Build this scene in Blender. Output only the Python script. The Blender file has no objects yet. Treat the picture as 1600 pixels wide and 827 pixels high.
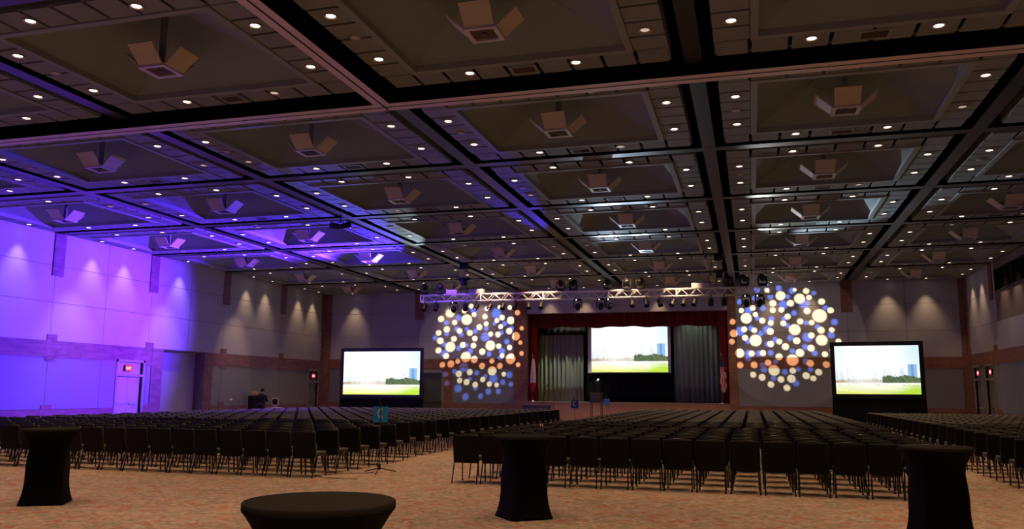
import bpy, bmesh, math, random
from mathutils import Vector, Matrix
random.seed(7)
C = bpy.context.scene.collection
sc = bpy.context.scene
PI = math.pi

# ------------------------------------------------------------------ constants (metres)
HC = 1.65                      # camera height
CE = 7.643                     # ceiling plane
LX, RX, SY, BY = -25.95, 10.75, 47.76, -6.855
BEAMX = [LX, -19.6, -13.36, -7.05, -0.825, 5.145, RX]
BEAMY = [BY + 5.5 * k + 0.0 for k in range(11)]
BEAMY = [-6.855 + 5.5 * k for k in range(10)] + [SY]       # ... 9.645, 15.145, 20.645 ... 42.645, wall
GAP = 0.385                    # half width of the slot round each beam
F_PX, YAW, PIT, ROL = 1307.38, 0.27791, 0.150955, 0.00729

def cam_basis():
    cy, sy = math.cos(YAW), math.sin(YAW)
    f = Vector((-sy*math.cos(PIT), cy*math.cos(PIT), math.sin(PIT)))
    r = Vector((cy, sy, 0)); u = r.cross(f)
    return r*math.cos(ROL)+u*math.sin(ROL), -r*math.sin(ROL)+u*math.cos(ROL), f
CR, CU, CF = cam_basis()
def view(p):
    v = Vector(p) - Vector((0, 0, HC)); d = v.dot(CF)
    if d < 0.3: return None
    return 800+F_PX*v.dot(CR)/d, 413.5-F_PX*v.dot(CU)/d, d
def in_view(p, m=20):
    w = view(p)
    return w is not None and -m < w[0] < 1600+m and -m < w[1] < 827+m

# ------------------------------------------------------------------ mesh helper
class MB:
    def __init__(s): s.v = []; s.f = []; s.m = []; s.sm = []
    def add(s, vs, fs, mi=0, smooth=False):
        o = len(s.v); s.v += [tuple(p) for p in vs]
        for f in fs: s.f.append(tuple(i+o for i in f)); s.m.append(mi); s.sm.append(smooth)
    def box(s, x0, x1, y0, y1, z0, z1, mi=0, M=None):
        vs = [Vector(p) for p in ((x0,y0,z0),(x1,y0,z0),(x1,y1,z0),(x0,y1,z0),(x0,y0,z1),(x1,y0,z1),(x1,y1,z1),(x0,y1,z1))]
        if M: vs = [M @ p for p in vs]
        s.add(vs, [(0,3,2,1),(4,5,6,7),(0,1,5,4),(1,2,6,5),(2,3,7,6),(3,0,4,7)], mi)
    def quad(s, a, b, c, d, mi=0): s.add([a,b,c,d], [(0,1,2,3)], mi)
    def tube(s, pts, r, n=8, mi=0, cap=True, smooth=True):
        pts = [Vector(p) for p in pts]; rs = r if isinstance(r, (list, tuple)) else [r]*len(pts)
        vs = []; ref = None
        for i, p in enumerate(pts):
            t = (pts[min(i+1,len(pts)-1)]-pts[max(i-1,0)]).normalized()
            if ref is None:
                ref = t.orthogonal().normalized()
            ref = (ref - t*ref.dot(t)); 
            ref = ref.normalized() if ref.length > 1e-6 else t.orthogonal().normalized()
            b = t.cross(ref)
            for k in range(n):
                a = 2*PI*k/n; vs.append(p+(ref*math.cos(a)+b*math.sin(a))*rs[i])
        fs = []
        for i in range(len(pts)-1):
            for k in range(n):
                k2 = (k+1) % n
                fs.append((i*n+k, i*n+k2, (i+1)*n+k2, (i+1)*n+k))
        s.add(vs, fs, mi, smooth)
        if cap:
            o = len(s.v)-len(vs)
            s.f.append(tuple(o+k for k in reversed(range(n)))); s.m.append(mi); s.sm.append(False)
            s.f.append(tuple(o+(len(pts)-1)*n+k for k in range(n))); s.m.append(mi); s.sm.append(False)
    def bar(s, a, b, w, h, mi=0):
        a, b = Vector(a), Vector(b); t = (b-a).normalized()
        x = t.cross(Vector((0,0,1)));  x = x.normalized() if x.length > 1e-4 else Vector((1,0,0))
        z = x.cross(t)
        vs = [p+x*sx*w/2+z*sz*h/2 for p in (a,b) for sx,sz in ((-1,-1),(1,-1),(1,1),(-1,1))]
        s.add(vs, [(3,2,1,0),(4,5,6,7),(0,1,5,4),(1,2,6,5),(2,3,7,6),(3,0,4,7)], mi)
    def lathe(s, prof, n=20, c=(0,0,0), mi=0, M=None, smooth=True, cap=True):
        vs = []
        for r, z in prof:
            for k in range(n):
                a = 2*PI*k/n; p = Vector((c[0]+r*math.cos(a), c[1]+r*math.sin(a), c[2]+z)); vs.append(M @ p if M else p)
        fs = [(i*n+k, i*n+(k+1)%n, (i+1)*n+(k+1)%n, (i+1)*n+k) for i in range(len(prof)-1) for k in range(n)]
        s.add(vs, fs, mi, smooth); o = len(s.v)-len(vs)
        if cap:
            s.f.append(tuple(o+k for k in reversed(range(n)))); s.m.append(mi); s.sm.append(False)
            s.f.append(tuple(o+(len(prof)-1)*n+k for k in range(n))); s.m.append(mi); s.sm.append(False)
    def rbox(s, x0, x1, y0, y1, z0, z1, r=0.02, mi=0, M=None, seg=3):
        bm = bmesh.new(); bmesh.ops.create_cube(bm, size=1)
        for v in bm.verts: v.co = Vector(((x0+x1)/2+v.co.x*(x1-x0), (y0+y1)/2+v.co.y*(y1-y0), (z0+z1)/2+v.co.z*(z1-z0)))
        bmesh.ops.bevel(bm, geom=bm.edges[:], offset=r, segments=seg, profile=0.5, affect='EDGES')
        bm.verts.index_update()
        vs = [(M @ v.co if M else v.co.copy()) for v in bm.verts]; fs = [tuple(v.index for v in f.verts) for f in bm.faces]
        s.add(vs, fs, mi, True); bm.free()
    def mesh(s, name, mats):
        me = bpy.data.meshes.new(name); me.from_pydata(s.v, [], s.f)
        for m in (mats if isinstance(mats, (list, tuple)) else [mats]): me.materials.append(m)
        me.polygons.foreach_set('material_index', s.m); me.polygons.foreach_set('use_smooth', s.sm); me.update()
        return me
    def build(s, name, mats, parent=None, loc=(0,0,0), rz=0):
        o = bpy.data.objects.new(name, s.mesh(name, mats)); C.objects.link(o)
        o.location = loc; o.rotation_euler = (0,0,rz)
        if parent: o.parent = parent
        return o

def thing(name, label, cat, loc=(0,0,0), rz=0, group=None):
    o = bpy.data.objects.new(name, None); o.empty_display_size = 0.1; C.objects.link(o)
    o.location = loc; o.rotation_euler = (0,0,rz); o['label'] = label; o['category'] = cat
    if group: o['group'] = group
    return o
def tag(o, label, cat, group=None, kind=None):
    o['label'] = label; o['category'] = cat
    if group: o['group'] = group
    if kind: o['kind'] = kind
    return o
def struct(o): o['kind'] = 'structure'; return o
def kids(o): return [c for c in KID.get(o, [])]
KID = {}
def reg(root):
    KID[root] = [c for c in C.objects if c.parent == root]
    for c in KID[root]: KID[c] = [d for d in C.objects if d.parent == c]
def dup(root, loc, rz=0, label=None, rot=None):
    r = root.copy(); C.objects.link(r); r.location = loc; r.rotation_euler = rot if rot else (0,0,rz)
    if label: r['label'] = label
    for ch in KID[root]:
        c = ch.copy(); C.objects.link(c); c.parent = r
        for g in KID.get(ch, []):
            d = g.copy(); C.objects.link(d); d.parent = c
    return r

# ------------------------------------------------------------------ materials
def mat(name, col, rough=0.8, metal=0.0, spec=0.3, noise=0.0, nscale=8.0):
    m = bpy.data.materials.new(name); m.use_nodes = True; nt = m.node_tree; b = nt.nodes['Principled BSDF']
    b.inputs['Base Color'].default_value = (*col, 1); b.inputs['Roughness'].default_value = rough
    b.inputs['Metallic'].default_value = metal; b.inputs['Specular IOR Level'].default_value = spec
    if noise:
        tc = nt.nodes.new('ShaderNodeTexCoord'); n = nt.nodes.new('ShaderNodeTexNoise'); n.inputs['Scale'].default_value = nscale
        n.inputs['Detail'].default_value = 4
        nt.links.new(tc.outputs['Object'], n.inputs['Vector'])
        mr = nt.nodes.new('ShaderNodeMapRange'); mr.inputs['To Min'].default_value = 1-noise; mr.inputs['To Max'].default_value = 1+noise
        nt.links.new(n.outputs['Fac'], mr.inputs['Value'])
        mx = nt.nodes.new('ShaderNodeVectorMath'); mx.operation = 'SCALE'; mx.inputs[0].default_value = col
        nt.links.new(mr.outputs['Result'], mx.inputs['Scale']); nt.links.new(mx.outputs[0], b.inputs['Base Color'])
    return m
def emit(name, col, s, mis=True):
    m = bpy.data.materials.new(name); m.use_nodes = True; nt = m.node_tree; nt.nodes.clear()
    e = nt.nodes.new('ShaderNodeEmission'); o = nt.nodes.new('ShaderNodeOutputMaterial')
    e.inputs['Color'].default_value = (*col, 1); e.inputs['Strength'].default_value = s
    nt.links.new(e.outputs[0], o.inputs['Surface'])
    if not mis: m.cycles.emission_sampling = 'NONE'
    return m
def brick_mat(name, axis, c1, c2, mortar, bw=0.4, bh=0.1):
    m = bpy.data.materials.new(name); m.use_nodes = True; nt = m.node_tree; b = nt.nodes['Principled BSDF']
    b.inputs['Roughness'].default_value = 0.9; b.inputs['Specular IOR Level'].default_value = 0.2
    tc = nt.nodes.new('ShaderNodeTexCoord'); sp = nt.nodes.new('ShaderNodeSeparateXYZ'); cb = nt.nodes.new('ShaderNodeCombineXYZ')
    nt.links.new(tc.outputs['Object'], sp.inputs[0])
    nt.links.new(sp.outputs['Y' if axis == 'y' else 'X'], cb.inputs['X']); nt.links.new(sp.outputs['Z'], cb.inputs['Y'])
    br = nt.nodes.new('ShaderNodeTexBrick'); nt.links.new(cb.outputs[0], br.inputs['Vector'])
    br.inputs['Color1'].default_value = (*c1,1); br.inputs['Color2'].default_value = (*c2,1); br.inputs['Mortar'].default_value = (*mortar,1)
    br.inputs['Scale'].default_value = 1; br.inputs['Mortar Size'].default_value = 0.008; br.inputs['Brick Width'].default_value = bw; br.inputs['Row Height'].default_value = bh
    nz = nt.nodes.new('ShaderNodeTexNoise'); nz.inputs['Scale'].default_value = 3; nt.links.new(tc.outputs['Object'], nz.inputs['Vector'])
    mr = nt.nodes.new('ShaderNodeMapRange'); mr.inputs['To Min'].default_value = 0.75; mr.inputs['To Max'].default_value = 1.25
    nt.links.new(nz.outputs['Fac'], mr.inputs['Value'])
    sc_ = nt.nodes.new('ShaderNodeVectorMath'); sc_.operation = 'SCALE'; nt.links.new(br.outputs['Color'], sc_.inputs[0]); nt.links.new(mr.outputs['Result'], sc_.inputs['Scale'])
    nt.links.new(sc_.outputs[0], b.inputs['Base Color'])
    return m
def carpet_mat():
    m = bpy.data.materials.new('patterned_carpet'); m.use_nodes = True; nt = m.node_tree; b = nt.nodes['Principled BSDF']
    b.inputs['Roughness'].default_value = 1.0; b.inputs['Specular IOR Level'].default_value = 0.05
    tc = nt.nodes.new('ShaderNodeTexCoord')
    mp = nt.nodes.new('ShaderNodeMapping'); mp.inputs['Rotation'].default_value = (0,0,0.5); nt.links.new(tc.outputs['Object'], mp.inputs[0])
    n0 = nt.nodes.new('ShaderNodeTexNoise'); n0.inputs['Scale'].default_value = 2.2; n0.inputs['Detail'].default_value = 2
    nt.links.new(mp.outputs[0], n0.inputs['Vector'])
    vm = nt.nodes.new('ShaderNodeVectorMath'); vm.operation = 'SCALE'; vm.inputs['Scale'].default_value = 0.6; nt.links.new(n0.outputs['Color'], vm.inputs[0])
    va = nt.nodes.new('ShaderNodeVectorMath'); va.operation = 'ADD'; nt.links.new(mp.outputs[0], va.inputs[0]); nt.links.new(vm.outputs[0], va.inputs[1])
    vo = nt.nodes.new('ShaderNodeTexVoronoi'); vo.inputs['Scale'].default_value = 8.5; nt.links.new(va.outputs[0], vo.inputs['Vector'])
    sp = nt.nodes.new('ShaderNodeSeparateXYZ'); nt.links.new(vo.outputs['Color'], sp.inputs[0])
    cr = nt.nodes.new('ShaderNodeValToRGB'); nt.links.new(sp.outputs['X'], cr.inputs[0]); e = cr.color_ramp; e.interpolation = 'CONSTANT'
    cols = [(0.0,(.38,.29,.22)),(0.28,(.31,.26,.19)),(0.48,(.42,.33,.26)),(0.68,(.38,.19,.13)),(0.80,(.41,.29,.19)),(0.92,(.27,.25,.18))]
    while len(e.elements) < len(cols): e.elements.new(0.5)
    for el, (p, c) in zip(e.elements, cols): el.position = p; el.color = (*c, 1)
    n2 = nt.nodes.new('ShaderNodeTexNoise'); n2.inputs['Scale'].default_value = 14; n2.inputs['Detail'].default_value = 3; nt.links.new(mp.outputs[0], n2.inputs['Vector'])
    mr = nt.nodes.new('ShaderNodeMapRange'); mr.inputs['From Min'].default_value = .3; mr.inputs['From Max'].default_value = .7; mr.inputs['To Min'].default_value = .72; mr.inputs['To Max'].default_value = 1.25
    nt.links.new(n2.outputs['Fac'], mr.inputs['Value'])
    s = nt.nodes.new('ShaderNodeVectorMath'); s.operation = 'SCALE'; nt.links.new(cr.outputs[0], s.inputs[0]); nt.links.new(mr.outputs['Result'], s.inputs['Scale'])
    nt.links.new(s.outputs[0], b.inputs['Base Color'])
    return m
def pleat_mat(name, c1, c2, scale, rough=0.9):
    m = mat(name, c1, rough, spec=0.15); nt = m.node_tree; b = nt.nodes['Principled BSDF']
    tc = nt.nodes.new('ShaderNodeTexCoord'); n = nt.nodes.new('ShaderNodeTexNoise'); n.inputs['Scale'].default_value = scale
    mp = nt.nodes.new('ShaderNodeMapping'); mp.inputs['Scale'].default_value = (1,1,0.02); nt.links.new(tc.outputs['Object'], mp.inputs[0]); nt.links.new(mp.outputs[0], n.inputs['Vector'])
    cr = nt.nodes.new('ShaderNodeValToRGB'); cr.color_ramp.elements[0].position = .35; cr.color_ramp.elements[1].position = .65
    cr.color_ramp.elements[0].color = (*c1,1); cr.color_ramp.elements[1].color = (*c2,1)
    nt.links.new(n.outputs['Fac'], cr.inputs[0]); nt.links.new(cr.outputs[0], b.inputs['Base Color'])
    return m

WARM = (1.0, 0.60, 0.34)
M = {}
M['carpet'] = carpet_mat()
M['tile'] = mat('ceiling_tile', (.205,.235,.245), .9, noise=.12, nscale=2)
M['coffer'] = mat('coffer_plaster', (.20,.255,.27), .9, noise=.06, nscale=1.2)
M['lip'] = mat('coffer_lip', (.24,.28,.28), .8)
M['black'] = mat('ceiling_void', (.004,.004,.004), 1, spec=0)
M['soffit'] = mat('beam_soffit', (.030,.034,.038), .42, spec=.45)
M['track'] = mat('partition_track', (.62,.52,.50), .6)
M['trackgroove'] = mat('track_groove', (.03,.02,.015), .8)
M['wallpanel'] = mat('wall_panel', (.36,.385,.41), .85, noise=.05, nscale=1.5)
M['wallbase'] = mat('wall_seam', (.16,.14,.14), .9)
M['lowpanel'] = mat('lower_panel', (.19,.215,.22), .8, noise=.05, nscale=1.5)
M['brickY'] = brick_mat('brick_violet_lit', 'y', (.23,.125,.14), (.165,.09,.105), (.18,.13,.14))  # left wall brick, blue raised to put the violet wash into its colour
M['brickX'] = brick_mat('brick_end', 'x', (.26,.13,.085), (.19,.095,.065), (.19,.13,.10))
M['brickR'] = brick_mat('brick_right', 'y', (.26,.13,.085), (.19,.095,.065), (.19,.13,.10))
M['door'] = mat('door_paint', (.36,.36,.38), .5)
M['doorteal'] = mat('door_dark', (.07,.10,.12), .5)
M['frame'] = mat('door_frame_paint', (.26,.26,.28), .5)
M['metal'] = mat('brushed_metal', (.55,.55,.55), .3, 1)
M['alu'] = mat('truss_aluminium', (.88,.86,.83), .45, .15)
M['steel'] = mat('chair_steel', (.05,.052,.045), .3, .85)
M['fabric'] = mat('chair_fabric', (.09,.092,.075), .85, spec=.3, noise=.1, nscale=40)
M['shell'] = mat('chair_back_shell', (.006,.006,.005), .7, spec=.25)
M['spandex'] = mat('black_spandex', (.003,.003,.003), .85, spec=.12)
M['spandexlit'] = mat('spandex_lit_top', (.034,.033,.031), .9, spec=.0)  # same black spandex, lightened for the light falling on the top
M['blackpaint'] = mat('black_paint', (.012,.012,.013), .45, spec=.4)
M['blackcloth'] = mat('black_drape', (.010,.011,.011), .95, spec=.1)
M['borderlit'] = mat('screen_border_lit', (.62,.60,.60), .9)  # border colour lightened to stand in for the projection's glow
M['cartgrey'] = mat('cart_laminate', (.07,.07,.075), .6)
M['wood'] = mat('stage_wood', (.36,.22,.13), .45, noise=.15, nscale=4)
M['nosing'] = mat('stage_nosing', (.20,.17,.13), .5)
M['valance'] = pleat_mat('red_valance', (.09,.008,.008), (.15,.014,.014), 8)
M['redleg'] = pleat_mat('red_leg', (.30,.015,.02), (.20,.012,.015), 8)
M['curtain'] = pleat_mat('grey_green_curtain', (.17,.195,.17), (.26,.30,.26), 5)
M['white'] = mat('white_enamel', (.62,.60,.58), .6)
M['flap'] = mat('diffuser_flap', (.50,.45,.36), .7)
M['plate'] = mat('diffuser_plate', (.50,.48,.48), .6)
M['grille'] = mat('diffuser_grille', (.10,.07,.055), .7)
M['stem'] = mat('diffuser_stem', (.22,.24,.25), .6)
M['glow'] = emit('downlight_lens', (1,.86,.68), 6, False)
M['glowdim'] = emit('downlight_lens_dim', (1,.74,.55), .6, False)
M['ring'] = mat('downlight_ring', (.40,.30,.22), .5)
M['exit'] = emit('exit_red', (1,.05,.10), 1.6)
M['exitw'] = emit('exit_letter', (1,.55,.55), 2.0, False)
M['skin'] = mat('skin', (.50,.27,.20), .6)
M['hair'] = mat('dark_hair', (.02,.014,.012), .7)
M['shirt'] = mat('black_shirt', (.010,.012,.012), .9)
M['trousers'] = mat('dark_trousers', (.02,.02,.025), .9)
M['blue'] = mat('blue_card', (.02,.36,.85), .6)
M['navy'] = mat('blue_card_dark', (.02,.08,.36), .6)
M['letter'] = mat('white_letter', (.80,.80,.75), .7)
M['lenswhite'] = emit('lens_white', (.85,.92,1), 6, False)
M['lenspurple'] = emit('lens_purple', (.45,.22,1), 7, False)
M['glass'] = mat('dark_glass', (.01,.011,.012), .12, spec=.5)
M['mattedark'] = mat('unlit_opening', (.004,.004,.004), .9, spec=.05)
M['concrete'] = mat('plain_wall', (.32,.28,.25), .9)

# ------------------------------------------------------------------ floor
fl = MB(); fl.box(LX-1.6, RX+.6, BY-.3, SY+.2, -.2, 0); struct(fl.build('floor', M['carpet']))

# ------------------------------------------------------------------ ceiling: tiles, coffers
DEP = .34
ce = MB()
bays = {}
for i in range(6):
    for j in range(10):
        x0 = BEAMX[i] + (GAP if i else .13); x1 = BEAMX[i+1] - (GAP if i < 5 else .13)
        y0 = BEAMY[j] + (GAP if j else .13); y1 = BEAMY[j+1] - (GAP if j < 9 else .13)
        bays[(i,j)] = (x0,x1,y0,y1)
        BW = .60; J = .034
        nx = round((x1-x0-2*BW)/.62); ny = round((y1-y0-2*BW)/.60)
        # boards of the flat border (open joints between them)
        px = (x1-x0-2*BW)/nx; py = (y1-y0-2*BW)/ny
        for k in range(-1, nx+1):
            a = x0 if k < 0 else x0+BW+k*px; b = x1 if k == nx else x0+BW+(k+1)*px
            ce.box(a+J, b-J, y0, y0+BW, CE, CE+.03, 0); ce.box(a+J, b-J, y1-BW, y1, CE, CE+.03, 0)
        for k in range(ny):
            a = y0+BW+k*py; b = a+py
            ce.box(x0, x0+BW, a+J, b-J, CE, CE+.03, 0); ce.box(x1-BW, x1, a+J, b-J, CE, CE+.03, 0)
        # backing above the joints, fascia round the slot
        for (a,b,c,d) in ((x0,x1,y0,y0+BW+.02),(x0,x1,y1-BW-.02,y1),(x0,x0+BW+.02,y0+BW+.02,y1-BW-.02),(x1-BW-.02,x1,y0+BW+.02,y1-BW-.02)):
            ce.box(a,b,c,d,CE+.07,CE+.08,2)
        t = .03
        for (a,b,c,d) in ((x0,x1,y0,y0+t),(x0,x1,y1-t,y1),(x0,x0+t,y0,y1),(x1-t,x1,y0,y1)):
            ce.box(a,b,c,d,CE+.031,CE+DEP,0)
        # lip and pyramid coffer
        cx0, cx1, cy0, cy1 = x0+BW+.01, x1-BW-.01, y0+BW+.01, y1-BW-.01
        L = .13
        for (a,b,c,d) in ((cx0,cx1,cy0,cy0+L),(cx0,cx1,cy1-L,cy1),(cx0,cx0+L,cy0+L,cy1-L),(cx1-L,cx1,cy0+L,cy1-L)):
            ce.box(a,b,c,d,CE-.025,CE+.10,3)
        ax0, ax1, ay0, ay1 = cx0+L-.01, cx1-L+.01, cy0+L-.01, cy1-L+.01
        mx, my = (x0+x1)/2, (y0+y1)/2; hz = .95; q = .22
        lo = [(ax0,ay0,CE+.09),(ax1,ay0,CE+.09),(ax1,ay1,CE+.09),(ax0,ay1,CE+.09)]
        up = [(mx-q,my-q,CE+hz),(mx+q,my-q,CE+hz),(mx+q,my+q,CE+hz),(mx-q,my+q,CE+hz)]
        ce.add(lo+up, [(0,1,5,4),(1,2,6,5),(2,3,7,6),(3,0,4,7),(4,5,6,7)], 1)
ce.box(LX-.3, RX+.3, BY-.3, SY+.3, CE+1.3, CE+1.4, 2)
# black deck above the slots
for i in range(1,6): ce.box(BEAMX[i]-GAP-.05, BEAMX[i]+GAP+.05, BY, SY, CE+DEP, CE+DEP+.03, 2)
for j in range(1,10): ce.box(LX, RX, BEAMY[j]-GAP-.05, BEAMY[j]+GAP+.05, CE+DEP, CE+DEP+.03, 2)
for (a,b,c,d) in ((LX,LX+.16,BY,SY),(RX-.16,RX,BY,SY),(LX,RX,BY,BY+.16),(LX,RX,SY-.16,SY)):
    ce.box(a,b,c,d,CE+DEP,CE+DEP+.03,2)
struct(ce.build('ceiling', [M['tile'], M['coffer'], M['black'], M['lip']]))

# beams in the slots (flat grey soffit), deeper partition tracks on the two front lines
TRACKY = 4                     # index of the cross track at y = 15.145
n = 1
def beam(x0,x1,y0,y1,z0,mi,along):
    global n
    b = MB(); b.box(x0,x1,y0,y1,z0,CE+DEP-.01,1)
    b.quad((x0,y0,z0-.001),(x0,y1,z0-.001),(x1,y1,z0-.001),(x1,y0,z0-.001), 0 if mi == 0 else 2)
    if mi == 2:
        if along == 'y':
            xm = (x0+x1)/2; b.box(xm-.02,xm+.02,y0,y1,z0-.004,z0+.01,3)
        else:
            ym = (y0+y1)/2; b.box(x0,x1,ym-.02,ym+.02,z0-.004,z0+.01,3)
    struct(b.build('trim_%d' % n, [M['soffit'], M['black'], M['track'], M['trackgroove']])); n += 1
W = .16
for i in range(1,6):
    x = BEAMX[i]
    if i == 3:
        beam(x-.17,x+.17,BY,BEAMY[TRACKY]+.17,CE-.24,2,'y'); beam(x-W,x+W,BEAMY[TRACKY]+.18,SY,CE-.01,0,'y')
    else:
        beam(x-W,x+W,BY,SY,CE-.01,0,'y')
for j in range(1,10):
    y = BEAMY[j]
    if j == TRACKY: beam(LX,RX,y-.20,y+.20,CE-.241,2,'x')
    else: beam(LX,RX,y-W,y+W,CE-.012,0,'x')

# ------------------------------------------------------------------ walls
TOP = CE + DEP
def panels(mb, P, s0, s1, z0, z1, ds, zs, mi, th=.035, joint=.016):
    """flush panels with open seams; P(s,z,d) maps wall coords to world"""
    ns = max(1, round((s1-s0)/ds)); 
    for k in range(ns):
        for a, b in zip(zs[:-1], zs[1:]):
            wall_box(mb, P, s0+(s1-s0)*k/ns+joint/2, s0+(s1-s0)*(k+1)/ns-joint/2, a+joint/2, b-joint/2, 0, th, mi)
def wall_box(mb, P, s0, s1, z0, z1, d0, d1, mi):
    vs = [P(s,z,d) for d in (d0,d1) for s,z in ((s0,z0),(s1,z0),(s1,z1),(s0,z1))]
    mb.add(vs, [(0,1,2,3),(7,6,5,4),(0,4,5,1),(1,5,6,2),(2,6,7,3),(3,7,4,0)], mi)
PL = lambda s,z,d: Vector((LX+d, s, z))
PS = lambda s,z,d: Vector((s, SY-d, z))
PR = lambda s,z,d: Vector((RX-d, s, z))
def wall_mats(b): return [M['wallbase'], M['wallpanel'], M['lowpanel'], b, M['concrete'], M['black'], M['wood']]

def side_wall(name, P, openings, breaks, cols, band, pil=True):
    mb = MB(); zb0, zb1 = band
    ys = sorted(openings)
    # structural backing with openings
    cur = BY
    for (a,b,h0,h) in ys:
        wall_box(mb,P,cur,a,0,TOP,-.25,0,0); wall_box(mb,P,a,b,h,TOP,-.25,0,0)
        if h0 > 0: wall_box(mb,P,a,b,0,h0,-.25,0,0)
        cur = b
    wall_box(mb,P,cur,SY,0,TOP,-.25,0,0)
    tc = [b for b in BEAMY[1:-1]]
    edges = [BY]+tc+[SY]
    holes = [(a,b,h0,h) for a,b,h0,h in ys]
    for a, b in zip(edges[:-1], edges[1:]):
        # upper panels
        for k in range(2):
            s0 = a+(b-a)*k/2; s1 = a+(b-a)*(k+1)/2
            for z0, z1 in ((zb1,4.95),(4.95,6.38),(6.38,TOP)):
                segs = [(s0,s1)]
                for (ha,hb,h0,h) in holes:
                    if z0 < h-.05 and z1 > h0+.05:
                        segs = [t for s in segs for t in ((s[0],min(s[1],ha)),(max(s[0],hb),s[1])) if t[1]-t[0] > .05]
                for (u,v) in segs: wall_box(mb,P,u+.009,v-.009,z0+.009,z1-.009,0,.03,1)
            segs = [(s0,s1)]
            for (ha,hb,h0,h) in holes+[(c0,c1,0,3) for c0,c1 in cols]:
                if h0 < zb0:
                    segs = [t for s in segs for t in ((s[0],min(s[1],ha)),(max(s[0],hb),s[1])) if t[1]-t[0] > .05]
            for (u,v) in segs:
                wall_box(mb,P,u+.009,v-.009,.86,zb0,0,.03,2)
                wall_box(mb,P,u,v,0,.85,0,.05,3)
            segs = [(s0,s1)]
            for (ha,hb,h0,h) in holes:
                if h > zb0+.02 and h0 < zb0: segs = [t for s in segs for t in ((s[0],min(s[1],ha)),(max(s[0],hb),s[1])) if t[1]-t[0] > .02]
            for (u,v) in segs: wall_box(mb,P,u,v,zb0,zb1,0,.05,3)
    for y in tc:
        y += .1
        if pil: wall_box(mb,P,y-.27,y+.27,5.97,TOP,0,.07,3)
        ok = not any(a-.3 < y < b+.3 and h0 < 3 for a,b,h0,h in holes)
        wall_box(mb,P,y-.25,y+.25,zb1,zb1+.25,0,.055,3)
        if ok:
            wall_box(mb,P,y-.25,y+.25,zb0-.13,zb0,0,.055,3); wall_box(mb,P,y-.25,y+.25,.85,1.02,0,.055,3)
    for c0,c1 in cols: wall_box(mb,P,c0,c1,0,zb1,0,.06,3)
    wall_box(mb,P,SY-.5,SY,0,TOP,0,.08,3)
    return mb
# left wall
D1 = (29.88, 31.42); REC = (32.68, 35.72); D2 = (45.95, 47.10)
lw = side_wall('wall_left', PL, [(D1[0],D1[1],0,2.80),(REC[0],REC[1],0,3.43),(D2[0],D2[1],0,2.83)], None,
               [(31.93,32.67),(35.73,36.4)], (2.83,3.46))
# recessed lobby behind the opening
wall_box(lw,PL,REC[0]-.1,REC[1]+.1,0,2.28,-.60,-.48,1); wall_box(lw,PL,REC[0]-.1,REC[1]+.1,2.28,3.6,-.60,-.49,1)
wall_box(lw,PL,REC[0]-.1,REC[0],0,3.6,-.60,-.25,3); wall_box(lw,PL,REC[1],REC[1]+.1,0,3.6,-.60,-.25,3); wall_box(lw,PL,REC[0]-.1,REC[1]+.1,3.43,3.6,-.60,-.25,0)
struct(lw.build('wall_left', wall_mats(M['brickY'])))
# right wall
RD1 = (45.75, 46.95); RD2 = (43.35, 44.85); WIN = (36.9, 42.2, 6.28, 7.32)
rw = side_wall('wall_right', PR, [(RD2[0],RD2[1],0,3.0),(RD1[0],RD1[1],0,3.0),WIN], None, [], (3.08,3.66))
wall_box(rw,PR,WIN[0],WIN[1],WIN[2]-.05,WIN[3]+.05,-.9,-.85,5)
struct(rw.build('wall_right', wall_mats(M['brickR'])))
wn = MB()
wall_box(wn,PR,WIN[0],WIN[1],WIN[2],WIN[2]+.06,-.12,.035,0); wall_box(wn,PR,WIN[0],WIN[1],WIN[3]-.06,WIN[3],-.12,.035,0)
for s in (WIN[0],(WIN[0]+WIN[1])/2-.03,WIN[1]-.06): wall_box(wn,PR,s,s+.06,WIN[2],WIN[3],-.12,.035,0)
w1 = struct(wn.build('window_1', M['blackpaint']))
gl = MB(); wall_box(gl,PR,WIN[0]+.03,WIN[1]-.03,WIN[2]+.03,WIN[3]-.03,-.06,-.05,0); gl.build('pane', M['mattedark'], w1)

# stage wall
OX0, OX1, OZ0, OZ1 = -12.66, -1.20, 1.08, 6.20
sw = MB(); zb0, zb1 = 3.0, 3.57
D3 = (-19.17,-17.94)
wall_box(sw,PS,LX,D3[0],0,TOP,-.25,0,0); wall_box(sw,PS,D3[0],D3[1],2.85,TOP,-.25,0,0); wall_box(sw,PS,D3[1],OX0,0,TOP,-.25,0,0)
wall_box(sw,PS,OX0,OX1,OZ1,TOP,-.25,0,0); wall_box(sw,PS,OX0,OX1,0,OZ0-.06,-.25,0,0); wall_box(sw,PS,OX1,RX,0,TOP,-.25,0,0)
for (a,b,k) in ((LX,-19.5,2),(-19.5,-13.45,2),(-.75,5.0,2),(5.0,RX,2)):
    for q_ in range(k):
        s0 = a+(b-a)*q_/k; s1 = a+(b-a)*(q_+1)/k
        for z0,z1 in ((zb1,4.95),(4.95,6.38),(6.38,TOP)): wall_box(sw,PS,s0+.009,s1-.009,z0+.009,z1-.009,0,.03,1)
for (a,b) in ((LX+.5,-22.6),(-22.6,D3[0]-.02),(-17.3,-13.45),(-.75,2.1),(2.1,5.0),(5.0,8.2),(8.2,RX-.36)):
    wall_box(sw,PS,a+.009,b-.009,.96,zb0,0,.03,2); wall_box(sw,PS,a,b,0,.95,0,.05,3)
for (a,b) in ((LX,D3[0]),(D3[1],-13.45),(-.75,RX)): wall_box(sw,PS,a,b,zb0,zb1,0,.05,3)
wall_box(sw,PS,D3[0],D3[1],zb0,zb1,0,.05,3)
wall_box(sw,PS,D3[1]+.02,-17.3,0,zb0,0,.05,3)
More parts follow.
